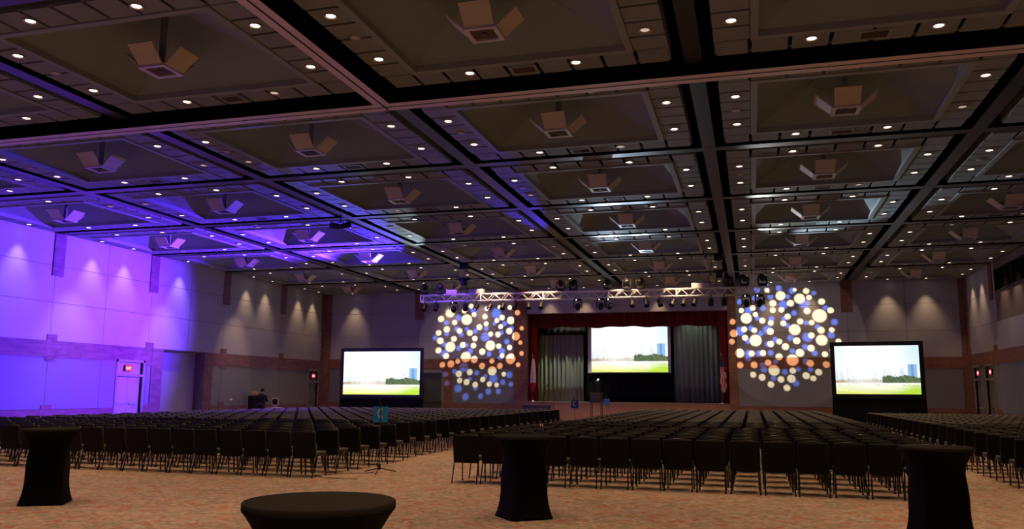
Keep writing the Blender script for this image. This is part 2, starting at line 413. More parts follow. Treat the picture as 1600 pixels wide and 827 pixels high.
wall_box(sw,PS,-13.45,OX0,0,TOP,0,.10,3); wall_box(sw,PS,OX1,-.75,0,TOP,0,.10,3)
wall_box(sw,PS,OX0,OX1,OZ1+.02,TOP,0,.03,1)
wall_box(sw,PS,OX0,OX1,0,.92,0,.05,6)
for x in (-19.5, 5.0):
    wall_box(sw,PS,x-.29,x+.29,5.97,TOP,0,.07,3); wall_box(sw,PS,x-.25,x+.25,zb1,zb1+.25,0,.055,3)
wall_box(sw,PS,LX,LX+.50,0,TOP,0,.10,3); wall_box(sw,PS,RX-.34,RX,0,TOP,0,.10,3)
struct(sw.build('wall_stage', wall_mats(M['brickX'])))
bk = MB(); bk.box(LX-.3,RX+.3,BY-.3,BY,0,TOP); struct(bk.build('wall_back', M['concrete']))
# stage house
sh = MB()
sh.box(OX0-.6,OX1+.6,SY+.25,54,OZ0-.2,OZ0-.06,0); sh.box(OX0-.6,OX1+.6,53.6,54,OZ0,7.2,1)
sh.box(OX0-.7,OX0-.6,SY+.25,54,OZ0-.2,7.2,1); sh.box(OX1+.6,OX1+.7,SY+.25,54,OZ0-.2,7.2,1); sh.box(OX0-.7,OX1+.7,SY+.25,54,7.2,7.3,1)
struct(sh.build('wall_stagehouse', [M['wood'], M['blackcloth']]))
sf = MB(); sf.box(OX0,OX1,SY-.16,SY+.30,OZ0-.06,OZ0,1); sf.box(OX0-.6,OX1+.6,SY+.30,53.6,OZ0-.06,OZ0,0)
sf.box(OX0,OX1,SY-.10,SY,.92,OZ0-.06,0)
struct(sf.build('trim_%d' % n, [M['wood'], M['nosing']])); n += 1

# ------------------------------------------------------------------ doors with exit signs
def letters(mb, P, text, s0, z0, h, d, mi, flip=False):
    G = {'E':['111','100','110','100','111'],'X':['101','101','010','101','101'],'I':['111','010','010','010','111'],'T':['111','010','010','010','010']}
    c = h/5; x = 0
    for ch in text:
        for r,row in enumerate(G[ch]):
            for k,bit in enumerate(row):
                if bit == '1':
                    s = (x+k)*c; a, b = s0+s, s0+s+c
                    if flip: a, b = s0-s-c, s0-s
                    wall_box(mb,P,a,b,z0+h-(r+1)*c,z0+h-r*c,0+d,d+.006,mi)
        x += 4
def door(num, P, a, b, head, tr, leafs, mcol, exitlabel=None, flip=False, es=None, bar=True):
    """a..b clear opening along the wall, head = leaf top, tr = transom top"""
    fr = MB()
    for (u,v,z0,z1) in ((a-.10,a,0,tr+.10),(b,b+.10,0,tr+.10),(a-.10,b+.10,tr,tr+.10),(a,b,head,head+.10)):
        wall_box(fr,P,u,v,z0,z1,-.12,.06,0)
    d = struct(fr.build('door_%d' % num, M['frame']))
    tp = MB(); wall_box(tp,P,a,b,head+.10,tr,-.12,-.07,0); tp.build('transom_panel', mcol, d)
    w = (b-a)/leafs
    for k in range(leafs):
        lf = MB(); wall_box(lf,P,a+k*w+.006,a+(k+1)*w-.006,.01,head-.008,-.12,-.07,0)
        l = lf.build('door_leaf', mcol, d)
        if bar:
            h = MB(); wall_box(h,P,a+k*w+.12,a+(k+1)*w-.12,.98,1.06,-.07,-.02,0); h.build('push_bar', M['metal'], l)
    if exitlabel:
        e = es or (a+b)/2
        t = thing('exit_sign', exitlabel, 'exit sign', P(e, (head+.1+tr)/2, 0))
        o = t.location
        Q = lambda s,z,dd: P(s,z,dd)-o
        zc = (head+.1+tr)/2
        h = MB(); wall_box(h,Q,e-.19,e+.19,zc-.13,zc+.13,-.07,.01,0); h.build('housing', M['blackpaint'], t)
        f = MB(); wall_box(f,Q,e-.17,e+.17,zc-.11,zc+.11,.01,.015,0); f.build('face', M['exit'], t)
        tx = MB(); letters(tx,Q,'EXIT',e+(.135 if flip else -.135),zc-.045,.09,.015,0,flip); tx.build('lettering', M['exitw'], t)
# the letters read left to right seen from inside the room
door(1, PL, D1[0], D1[1], 2.18, 2.80, 2, M['door'], 'red lit exit sign over the purple-lit double doors on left wall', flip=False, es=30.55)
door(2, PL, D2[0], D2[1], 2.12, 2.83, 1, M['lowpanel'], 'red lit exit sign over single door in left rear corner', flip=False, es=46.6)
door(3, PS, D3[0], D3[1], 2.75, 2.84, 1, M['doorteal'], None)
door(4, PR, RD1[0], RD1[1], 2.35, 3.0, 1, M['lowpanel'], 'red lit exit sign on right wall, nearer the stage corner', flip=True)
door(5, PR, RD2[0], RD2[1], 2.35, 3.0, 2, M['lowpanel'], 'red lit exit sign on right wall, farther from the stage corner', flip=True, es=44.1)

# ------------------------------------------------------------------ downlights (lamp + trim) and pendant diffusers
ordn = ['first','second','third','fourth','fifth','sixth','seventh','eighth','ninth','tenth']
rowname = lambda j: ordn[9-j]+' row from stage'
bayname = lambda i: ordn[i]+' ceiling bay from left wall'
def spot(name, loc, target, energy, col, size, blend, radius=.05, parent=None):
    l = bpy.data.lights.new(name, 'SPOT'); l.energy = energy; l.color = col; l.spot_size = size; l.spot_blend = blend; l.shadow_soft_size = radius
    o = bpy.data.objects.new(name, l); C.objects.link(o)
    dirv = (Vector(target)-Vector(loc)).normalized()
    o.rotation_euler = dirv.to_track_quat('-Z','Y').to_euler()
    if parent: o.parent = parent; o.location = Vector(loc)-Vector(parent.location)
    else: o.location = loc
    return o
LAMP = bpy.data.lights.new('downlight_lamp', 'SPOT'); LAMP.energy = 260; LAMP.color = WARM; LAMP.spot_size = math.radians(64); LAMP.spot_blend = .95; LAMP.shadow_soft_size = .05
t0 = thing('recessed_downlight', 'x', 'ceiling light', (0,0,0), group='recessed downlights in the ceiling border boards')
rg = MB(); rg.lathe([(.075,-.001),(.115,-.001),(.115,-.016),(.095,-.018),(.075,-.004)], 20, smooth=False, cap=False); rg.build('trim_ring', M['ring'], t0)
ln = MB(); ln.lathe([(.077,-.004),(.077,-.003)], 16); ln.build('lens', M['glow'], t0); reg(t0)
t0d = dup(t0, (0,0,0)); 
for c in [c for c in C.objects if c.parent == t0d]:
    if c.name.startswith('lens'):
        c.data = c.data.copy(); c.data.materials[0] = M['glowdim']
reg(t0d)
firstA = firstD = True
slots = [('near edge left',.335,0,0),('near edge right',.665,0,0),('far edge left',.335,0,1),('far edge right',.665,0,1),
         ('left edge near',0,.333,2),('left edge far',0,.667,2),('right edge near',0,.333,3),('right edge far',0,.667,3)]
for i in range(6):
    for j in range(1,10):
        x0,x1,y0,y1 = bays[(i,j)]
        X0,X1,Y0,Y1 = BEAMX[i],BEAMX[i+1],BEAMY[j],BEAMY[j+1]
        for k,(nm,fx,fy,e) in enumerate(slots):
            if e == 0: p = (X0+(X1-X0)*fx, y0+.33, CE)
            elif e == 1: p = (X0+(X1-X0)*fx, y1-.38, CE)
            elif e == 2: p = (x0+.31, Y0+(Y1-Y0)*fy, CE)
            else: p = (x1-.31, Y0+(Y1-Y0)*fy, CE)
            h = (i*37+j*61+k*17) % 100
            off = (h < 14)
            if in_view(p, 6):
                lab = '%s downlight, %s, %s, %s' % ('dim' if off else 'bright', bayname(i), rowname(j), nm)
                src = t0d if off else t0
                if (off and firstD) or (not off and firstA):
                    r = src; r.location = p; r['label'] = lab
                    if off: firstD = False
                    else: firstA = False
                else: r = dup(src, p, 0, lab)
            if not off:
                o = bpy.data.objects.new('downlight_lamp', LAMP); C.objects.link(o)
                o.location = (p[0], p[1], CE-.03)

def make_diffuser():
    t = thing('pendant_diffuser', 'x', 'ceiling diffuser', (0,0,0), group='pendant air diffusers in the ceiling coffers')
    s = MB(); s.tube([(0,0,.03),(0,0,CE+.95-7.47)], .06, 10); s.build('stem', M['stem'], t)
    p = MB(); a = .28; w = .075
    for (x0,x1,y0,y1) in ((-a,a,-a,-a+w),(-a,a,a-w,a),(-a,-a+w,-a+w,a-w),(a-w,a,-a+w,a-w)): p.box(x0,x1,y0,y1,-.03,.02)
    p.build('square_frame', M['plate'], t)
    g = MB(); g.box(-a+w,a-w,-a+w,a-w,.0,.03); g.lathe([(.05,-.03),(.05,0)],12); g.build('grille', M['grille'], t)
    for k in range(4):
        f = MB(); R = Matrix.Rotation(k*PI/2, 4, 'Z')
        b0, b1, L, ang, th = .245, .26, .42, math.radians(41), .025
        c, s_ = math.cos(ang), math.sin(ang)
        base = [(-b0,-a-.01,.01),(b0,-a-.01,.01),(b1,-a-.01-L*c,.01+L*s_),(-b1,-a-.01-L*c,.01+L*s_)]
        off = Vector((0, s_*th, c*th))
        vs = [R @ Vector(p_) for p_ in base]+[R @ (Vector(p_)+off) for p_ in base]
        f.add(vs, [(0,1,2,3),(7,6,5,4),(0,4,5,1),(1,5,6,2),(2,6,7,3),(3,7,4,0)])
        f.build('flap', M['flap'], t)
    reg(t); return t
df = make_diffuser(); first = True
for i in range(6):
    for j in range(2,10):
        x0,x1,y0,y1 = bays[(i,j)]; p = ((x0+x1)/2-.1, (y0+y1)/2, 7.47)
        if not in_view(p, 60): continue
        lab = 'four-flap pendant diffuser, %s, %s' % (bayname(i), rowname(j))
        if first: df.location = p; df['label'] = lab; first = False
        else: dup(df, p, 0, lab)

# small fittings in the border boards: air registers and sprinkler covers
reg0 = thing('air_register', 'x', 'air vent', (0,0,0), group='air registers in the ceiling boards')
m = MB(); a, b = .26, .19
for (u0,u1,v0,v1) in ((-a,a,-b,-b+.05),(-a,a,b-.05,b),(-a,-a+.05,-b+.05,b-.05),(a-.05,a,-b+.05,b-.05)): m.box(u0,u1,v0,v1,-.02,-.001)
m.build('frame', M['lip'], reg0)
m = MB(); m.box(-a+.05,a-.05,-b+.05,b-.05,-.004,-.001)
for k in range(5): m.box(-a+.05,a-.05,-b+.075+k*.06,-b+.095+k*.06,-.014,-.004)
m.build('louvre', M['grille'], reg0); reg(reg0)
spr0 = thing('sprinkler_cover', 'x', 'sprinkler', (0,0,0), group='round sprinkler covers in the ceiling boards')
m = MB(); m.lathe([(.09,-.001),(.09,-.010),(.06,-.016),(.001,-.017)], 18); m.build('cover_plate', M['flap'], spr0)
m = MB(); m.lathe([(.10,-.001),(.105,-.006),(.091,-.006)], 18, cap=False); m.build('rim', M['lip'], spr0); reg(spr0)
fr_ = fs_ = True
for i in range(6):
    for j in range(2,7):
        x0,x1,y0,y1 = bays[(i,j)]
        p_ = ((x0+x1)/2+.02, y1-.30, CE)
        if in_view(p_, 0) and view(p_)[2] < 30:
            lab = 'square air register in boards, %s, %s' % (bayname(i), rowname(j))
            if fr_: reg0.location = p_; reg0['label'] = lab; fr_ = False
            else: dup(reg0, p_, 0, lab)
        p_ = (x0+.31, (y0+y1)/2-.05, CE)
        if in_view(p_, 0) and view(p_)[2] < 26:
            lab = 'round tan sprinkler cover in boards, %s, %s' % (bayname(i), rowname(j))
            if fs_: spr0.location = p_; spr0['label'] = lab; fs_ = False
            else: dup(spr0, p_, 0, lab)

GL_W = [(-17.51,6.34,0.26),(-18.08,6.0,0.19),(-16.16,6.74,0.15),(-16.59,6.46,0.16),(-15.97,6.23,0.15),(-15.18,6.57,0.14),(-14.37,6.65,0.12),(-13.73,6.61,0.14),(-13.24,6.29,0.16),(-16.43,5.93,0.32),(-15.28,6.09,0.16),(-14.21,6.02,0.17),(-14.53,5.85,0.15),(-13.67,5.84,0.23),(-17.2,5.77,0.16),(-15.2,5.66,0.15),(-15.62,5.47,0.18),(-14.29,5.48,0.15),(-12.97,5.36,0.13),(-17.7,5.36,0.19),(-16.88,5.26,0.17),(-16.22,5.13,0.18),(-13.76,5.21,0.19),(-14.91,5.04,0.15),(-14.46,5.01,0.17),(-13.33,4.89,0.25),(-18.22,5.15,0.17),(-18.1,4.67,0.2),(-17.23,4.78,0.18),(-15.9,4.79,0.17),(-13.05,4.51,0.13),(-16.65,4.41,0.18),(-17.45,4.3,0.3),(-15.98,4.37,0.17),(-14.92,4.36,0.29),(-14.4,4.32,0.16),(-13.73,4.24,0.16),(-18.21,4.09,0.18),(-15.42,4.0,0.19),(-12.97,3.87,0.14),(-17.71,3.75,0.18),(-16.45,3.69,0.3),(-15.92,3.54,0.21),(-14.18,3.76,0.14),(-13.65,3.57,0.3),(-14.81,3.44,0.15),(-17.4,3.27,0.21),(-16.96,3.43,0.15),(-17.94,3.22,0.17),(-15.42,3.15,0.18),(-14.31,3.15,0.17),(-13.18,3.21,0.14),(-14.79,2.86,0.26),(-16.19,2.79,0.18),(-16.88,2.69,0.19),(-14.07,2.67,0.14),(-16.82,2.29,0.16),(-16.38,2.2,0.18),(-15.37,2.36,0.16),(-15.84,2.05,0.17),(-14.96,2.09,0.16),(-14.51,2.04,0.14)]
GL_B = [(-15.97,6.49,0.24),(-14.57,6.27,0.3),(-16.94,6.04,0.19),(-17.74,5.76,0.16),(-14.68,5.67,0.12),(-14.05,5.65,0.16),(-17.05,5.38,0.16),(-16.42,5.37,0.14),(-15.88,5.23,0.15),(-15.19,5.37,0.14),(-15.24,4.88,0.27),(-16.77,5.03,0.15),(-17.7,5.08,0.15),(-14.24,5.11,0.14),(-13.61,5.37,0.13),(-13.9,4.58,0.16),(-18.43,4.85,0.16),(-16.43,4.38,0.14),(-16.92,4.22,0.16),(-16.18,4.04,0.17),(-14.19,4.01,0.19),(-15.0,3.86,0.15),(-17.84,4.46,0.15),(-17.83,3.88,0.23),(-16.57,3.08,0.27),(-17.17,2.83,0.15),(-15.76,2.74,0.15),(-15.21,2.53,0.13),(-14.71,2.4,0.26),(-13.74,2.63,0.19),(-14.13,2.19,0.16),(-13.64,2.08,0.14),(-16.91,1.82,0.23),(-15.82,1.87,0.15),(-16.44,1.33,0.2),(-15.5,1.38,0.16),(-15.02,1.65,0.18),(-14.4,1.67,0.16),(-17.72,2.66,0.15),(-17.63,2.12,0.15),(-16.17,2.39,0.11),(-14.3,3.61,0.15)]
GR_W = [(0.95,7.24,0.14),(1.65,6.94,0.25),(2.4,7.25,0.1),(2.99,7.17,0.16),(2.63,6.76,0.27),(3.12,6.82,0.14),(3.75,6.57,0.17),(1.24,6.53,0.18),(2.15,6.52,0.18),(1.22,6.16,0.15),(1.67,6.17,0.15),(0.17,6.3,0.15),(-0.44,6.17,0.14),(0.3,5.94,0.14),(2.99,6.08,0.17),(4.18,6.09,0.16),(3.61,5.81,0.35),(-0.19,5.74,0.29),(-0.93,5.56,0.16),(1.98,5.8,0.16),(0.65,5.6,0.16),(1.09,5.46,0.15),(1.74,5.43,0.15),(2.61,5.52,0.16),(3.19,5.45,0.14),(-0.32,5.13,0.16),(0.21,5.07,0.15),(1.05,5.0,0.18),(2.31,5.08,0.29),(3.65,5.03,0.18),(4.19,5.04,0.14),(-0.89,4.91,0.21),(3.15,4.76,0.16),(-0.29,4.67,0.16),(0.26,4.52,0.31),(-1.0,4.45,0.16),(1.04,4.32,0.17),(1.49,4.44,0.15),(1.8,4.17,0.18),(2.39,4.48,0.18),(3.66,4.5,0.28),(3.1,4.08,0.18),(-0.6,3.83,0.24),(0.03,3.81,0.16),(0.62,3.83,0.16),(2.53,3.83,0.21),(3.79,3.75,0.15),(1.45,3.62,0.18),(2.13,3.44,0.3),(0.87,3.3,0.17),(-0.6,3.17,0.17),(0.14,3.18,0.18),(3.03,3.26,0.18),(3.84,3.2,0.17),(1.16,2.89,0.28),(2.12,2.88,0.16),(0.07,2.66,0.16),(0.53,2.52,0.18),(2.79,2.61,0.18),(3.43,2.8,0.17),(3.15,2.47,0.15),(1.5,2.41,0.17),(2.03,2.45,0.21),(0.97,2.14,0.17),(1.79,1.96,0.17),(4.5,4.43,0.14),(4.19,3.97,0.14)]
GR_B = [(0.96,7.47,0.14),(1.57,7.36,0.16),(2.26,7.2,0.17),(3.37,7.05,0.13),(0.43,7.3,0.16),(1.12,6.93,0.16),(2.03,6.88,0.13),(0.28,6.84,0.13),(-0.52,6.66,0.14),(-0.05,6.17,0.2),(0.7,6.28,0.15),(1.78,6.45,0.24),(2.86,6.47,0.26),(2.31,5.98,0.15),(0.39,5.73,0.13),(1.13,5.67,0.16),(1.79,5.68,0.14),(1.95,5.31,0.13),(2.91,5.44,0.13),(4.35,5.46,0.17),(-0.53,5.03,0.25),(0.04,5.19,0.15),(0.53,4.89,0.15),(0.89,5.09,0.23),(3.48,5.22,0.14),(2.95,4.66,0.25),(2.08,4.63,0.16),(4.15,4.77,0.17),(3.93,6.24,0.14),(1.29,4.54,0.16),(0.9,4.32,0.16),(2.81,4.14,0.16),(2.15,3.92,0.14),(3.28,3.81,0.15),(1.02,3.84,0.15),(0.41,3.81,0.16),(-0.15,3.83,0.17),(-0.16,3.54,0.17),(0.64,2.96,0.18),(1.26,3.37,0.14),(1.72,2.81,0.15),(2.4,2.96,0.13),(2.82,3.37,0.17),(3.03,2.96,0.14),(1.13,2.47,0.15),(2.25,2.21,0.17),(0.59,3.17,0.16),(-0.13,4.49,0.16)]

# ------------------------------------------------------------------ chairs
def seat_mb():
    m = MB(); m.rbox(-.228,.228,-.19,.25,.415,.478,.022); return m
TILT = Matrix.Translation((0,-.205,.40)) @ Matrix.Rotation(math.radians(10), 4, 'X')
def back_mb():
    m = MB(); m.rbox(-.230,.230,-.012,.055,-.025,.475,.013, M=TILT); return m
def shell_mb():
    m = MB(); m.rbox(-.230,.230,-.030,-.0125,-.04,.468,.008, M=TILT, seg=2); return m
def leg_mb(front, s):
    m = MB()
    if front: m.tube([(s*.225,.255,.005),(s*.222,.235,.25),(s*.218,.205,.405)], .013, 6)
    else: m.tube([(s*.235,-.315,.005),(s*.230,-.255,.22),(s*.225,-.205,.405)], .013, 6)
    m.lathe([(.017,0),(.017,.02)], 8, c=(s*(.225 if front else .235), .255 if front else -.315, 0)); return m
def frame_mb():
    m = MB()
    for s in (-1,1): m.tube([(s*.222,-.205,.405),(s*.222,.21,.408)], .012, 6)
    m.tube([(-.222,.20,.402),(.222,.20,.402)], .010, 6); m.tube([(-.222,-.19,.402),(.222,-.19,.402)], .010, 6); return m
def bframe_mb():
    m = MB()
    pts = [TILT @ Vector(p) for p in ((-.238,0,-.02),(-.238,0,.43),(-.222,0,.475),(0,0,.482),(.222,0,.475),(.238,0,.43),(.238,0,-.02))]
    m.tube(pts, .010, 6); return m
def make_chair():
    t = thing('banquet_chair', 'x', 'chair', (0,0,0), group='black banquet chairs')
    seat_mb().build('seat', M['fabric'], t); back_mb().build('backrest', M['fabric'], t); shell_mb().build('back_shell', M['shell'], t)
    frame_mb().build('seat_frame', M['steel'], t); bframe_mb().build('back_frame', M['steel'], t)
    for fr in (True, False):
        for s in (-1,1): leg_mb(fr, s).build('leg', M['steel'], t)
    reg(t); return t
PITCH, ROW = .545, .95
def rows(y0, nrow, brk):
    return [y0+ROW*k+(.40 if k >= brk else 0) for k in range(nrow)]
def word(k): return ordn[k] if k < 10 else ['eleventh','twelfth','thirteenth','fourteenth','fifteenth','sixteenth','seventeenth','eighteenth','nineteenth','twentieth','twenty-first','twenty-second','twenty-third'][k-10]
spots = []
for r, y in enumerate(rows(15.05, 29, 6)):
    for k in range(15): spots.append((-5.07+PITCH*k+(.20 if r >= 6 else 0), y, 'centre', r, k))
for r, y in enumerate(rows(14.95, 24, 5)):
    for k in range(22): spots.append((-8.32-PITCH*k-(.22 if r >= 5 else 0), y, 'left', r, k))
for r, y in enumerate(rows(15.75, 25, 8)):
    for k in range(10): spots.append((4.78+PITCH*k+(.10 if r >= 8 else 0), y, 'right', r, k))
cand = sorted([s for s in spots if in_view((s[0],s[1],.5), 25)], key=lambda s: view((s[0],s[1],.5))[2])
solo = set(cand[:300]); ch0 = make_chair(); first = True
ends = {'centre':'left end','left':'right aisle end','right':'left aisle end'}
for s in spots:
    if s not in solo: continue
    x,y,blk,r,k = s
    lab = 'black banquet chair, %s block, %s, %s from %s' % (blk, 'rearmost row' if r == 0 else word(r)+' row from rear', word(k), ends[blk])
    p = (x+random.uniform(-.007,.007), y+random.uniform(-.02,.02), 0); rz = random.uniform(-.018,.018)
    if first: ch0.location = p; ch0.rotation_euler = (0,0,rz); ch0['label'] = lab; first = False
    else: dup(ch0, p, rz, lab)
proto = MB(); 
for src, mi in ((back_mb(),0),):
    pass
proto.rbox(-.235,.235,-.19,.25,.415,.478,.022,0,seg=1); proto.rbox(-.230,.230,-.012,.055,-.025,.475,.022,0,M=TILT,seg=1); proto.box(-.230,.230,-.030,-.0125,-.04,.468,2,M=TILT)
for s in (-1,1):
    proto.tube([(s*.225,.255,0),(s*.218,.205,.41)], .013, 4, 1, cap=False); proto.tube([(s*.235,-.315,0),(s*.225,-.205,.41)], .013, 4, 1, cap=False)
    proto.tube([TILT @ Vector((s*.238,0,-.02)), TILT @ Vector((s*.238,0,.45))], .010, 4, 1, cap=False)
far = MB()
for (x,y,blk,r,k) in spots:
    if (x,y,blk,r,k) in solo: continue
    rz = random.uniform(-.03,.03); c, s_ = math.cos(rz), math.sin(rz)
    x += random.uniform(-.007,.007); y += random.uniform(-.02,.02)
    o = len(far.v)
    far.v += [(x+p[0]*c-p[1]*s_, y+p[0]*s_+p[1]*c, p[2]) for p in proto.v]
    far.f += [tuple(i+o for i in f) for f in proto.f]; far.m += proto.m; far.sm += proto.sm
tag(far.build('banquet_chair_rows', [M['fabric'], M['steel'], M['shell']]), 'black banquet chairs in the rows further forward, towards the stage', 'chairs', kind='stuff')

# ------------------------------------------------------------------ cocktail tables under stretch covers
def cocktail_table(label, loc, rz, R=.395):
    t = thing('cocktail_table', label, 'table', loc, rz, 'cocktail tables in black stretch covers')
    H_ = 1.07
    tp = MB(); tp.lathe([(R-.004,H_-.045),(R,H_-.035),(R,H_-.006),(R-.006,H_),(0.001,H_+.001)], 64); tp.build('table_top', M['spandexlit'], t)
    sk = MB(); n_ = 64; zs = [H_-.04,H_-.075,H_-.13,H_-.20,H_-.30,.66,.54,.42,.32,.22,.14,.08,.03,.0]
    def rad(z):
        u = 1-z/H_
        if z > .54: 
            w = (z-.54)/(H_-.04-.54); return .262+(R-.262)*(w**2.8)
        return .262
    vs = []
    for z in zs:
        for k in range(n_):
            a = 2*PI*k/n_
            # square with slightly hollow sides, growing out to the four feet
            c_ = max(abs(math.cos(a)), abs(math.sin(a)))
            sq = min(1/c_, 1.30)
            w = max(0, min(1, (.95-z)/.42)); w = w*w*(3-2*w)
            flare = 1+.24*max(0,(.34-z)/.34)**1.8
            rr = rad(z)*((1-w)+w*(.95*sq*flare))
            if z > .54: rr = rad(z)*(1-w)+w*.262*.95*sq
            zz = z + (.035*(1-min(1,(sq-1)/.34))*max(0,(.10-z)/.10) if z < .10 else 0)
            vs.append((rr*math.cos(a), rr*math.sin(a), max(zz,.004)))
    fs = [(i*n_+k, (i+1)*n_+k, (i+1)*n_+(k+1)%n_, i*n_+(k+1)%n_) for i in range(len(zs)-1) for k in range(n_)]
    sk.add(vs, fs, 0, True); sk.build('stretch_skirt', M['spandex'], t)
    for q_ in range(4):
        a = PI/4+q_*PI/2; f = MB(); f.lathe([(.045,0),(.05,.012),(.03,.03)], 12, c=(.345*math.cos(a),.345*math.sin(a),0)); f.build('foot_pocket', M['blackpaint'], t)
cocktail_table('black covered cocktail table on the far left of the open carpet', (-9.93,10.20,0), .55)
cocktail_table('black covered cocktail table nearest the camera, only its upper half in frame', (-2.24,4.15,0), .2, .402)
cocktail_table('black covered cocktail table in front of the centre block of chairs', (-2.98,11.10,0), .70)
cocktail_table('black covered cocktail table in front of the right aisle', (1.98,10.70,0), .3)

# ------------------------------------------------------------------ microphone stands with blue letter cards
def mic_stand(label, loc, detail=True, cardmat='blue', letter=True, rz=0):
    t = thing('microphone_stand', label, 'microphone stand', loc, rz, 'microphone stands in the aisle')
    p = MB(); p.tube([(0,0,.06),(0,0,1.32)], .011, 8); p.tube([(0,0,.78),(0,0,1.34)], .008, 8); p.build('pole', M['blackpaint'], t)
    h = MB(); h.lathe([(.03,.055),(.036,.09),(.03,.16),(.016,.17)], 12); h.build('hub', M['blackpaint'], t)
    for k in range(3):
        a = 2*PI*k/3+.35; l = MB(); l.tube([(.02*math.cos(a),.02*math.sin(a),.09),(.36*math.cos(a),.36*math.sin(a),.012)], .010, 8)
        l.lathe([(.014,0),(.016,.02)], 8, c=(.36*math.cos(a),.36*math.sin(a),0)); l.build('leg', M['blackpaint'], t)
    b = MB(); b.tube([(0,0,1.32),(-.02,-.03,1.40),(-.035,-.05,1.47)], [.012,.012,.017], 8); b.build('microphone', M['blackpaint'], t)
    c = MB(); c.box(-.145,.145,.02,.025,1.01,1.33); cd = c.build('letter_card', M[cardmat], t)
    if letter:
        g = MB(); pts = []
        for k in range(17):
            a = math.radians(50+k*260/16); pts.append((.055*math.cos(a), .018, 1.195+.085*math.sin(a)))
        for a_, b_ in zip(pts[:-1], pts[1:]):
            d = Vector(b_)-Vector(a_); nrm = Vector((-d.z,0,d.x)).normalized()*.014
            A_, B_ = Vector(a_), Vector(b_); e = d*.15
            g.add([A_-nrm-e,B_-nrm+e,B_+nrm+e,A_+nrm-e,A_-nrm-e+Vector((0,.002,0)),B_-nrm+e+Vector((0,.002,0)),B_+nrm+e+Vector((0,.002,0)),A_+nrm-e+Vector((0,.002,0))],[(0,1,2,3),(7,6,5,4),(0,4,5,1),(2,6,7,3)])
        g.build('letter', M['letter'], cd)
mic_stand('microphone stand with bright blue card lettered C beside the left block', (-7.37,16.07,0), rz=.42)
mic_stand('microphone stand with dark blue card farther up the aisle', (-6.85,33.3,0), cardmat='navy', rz=.2)
mic_stand('microphone stand with dark blue card beside the camera riser near stage', (-7.25,43.4,0), cardmat='navy', letter=False, rz=.2)
cb = MB(); cb.tube([(-7.45,16.0,.008),(-7.9,15.6,.008),(-8.3,15.1,.008),(-7.9,14.75,.008),(-7.2,14.75,.008)], .006, 6)
tag(cb.build('microphone_cable', M['blackpaint']), 'thin black cable lying on carpet by the blue-card microphone stand', 'cable')

# ------------------------------------------------------------------ screens
def hsh(a,b=0): return (math.sin(a*12.9898+b*78.233)*43758.5453) % 1
BLD = [(.005,.02,.44),(.02,.036,.49),(.058,.075,.475),(.08,.10,.42),(.145,.158,.53),(.20,.225,.40),(.25,.262,.42),(.28,.298,.44),(.33,.345,.41),(.365,.385,.43),(.40,.41,.42),(.435,.448,.46),(.455,.475,.495),(.482,.497,.45),(.53,.545,.40),(.575,.592,.51),(.598,.606,.47),(.638,.655,.50),(.665,.675,.44),(.70,.722,.42),(.742,.755,.43),(.765,.815,.55),(.82,.832,.46),(.862,.967,.61)]
def smooth(a, b, x):
    t = min(1, max(0, (x-a)/(b-a))); return t*t*(3-2*t)
def vn(x, seed):
    i = math.floor(x); f = x-i; f = f*f*(3-2*f); return hsh(i,seed)*(1-f)+hsh(i+1,seed)*f
def mixc(a, b, t): return [p+(q_-p)*t for p, q_ in zip(a, b)]
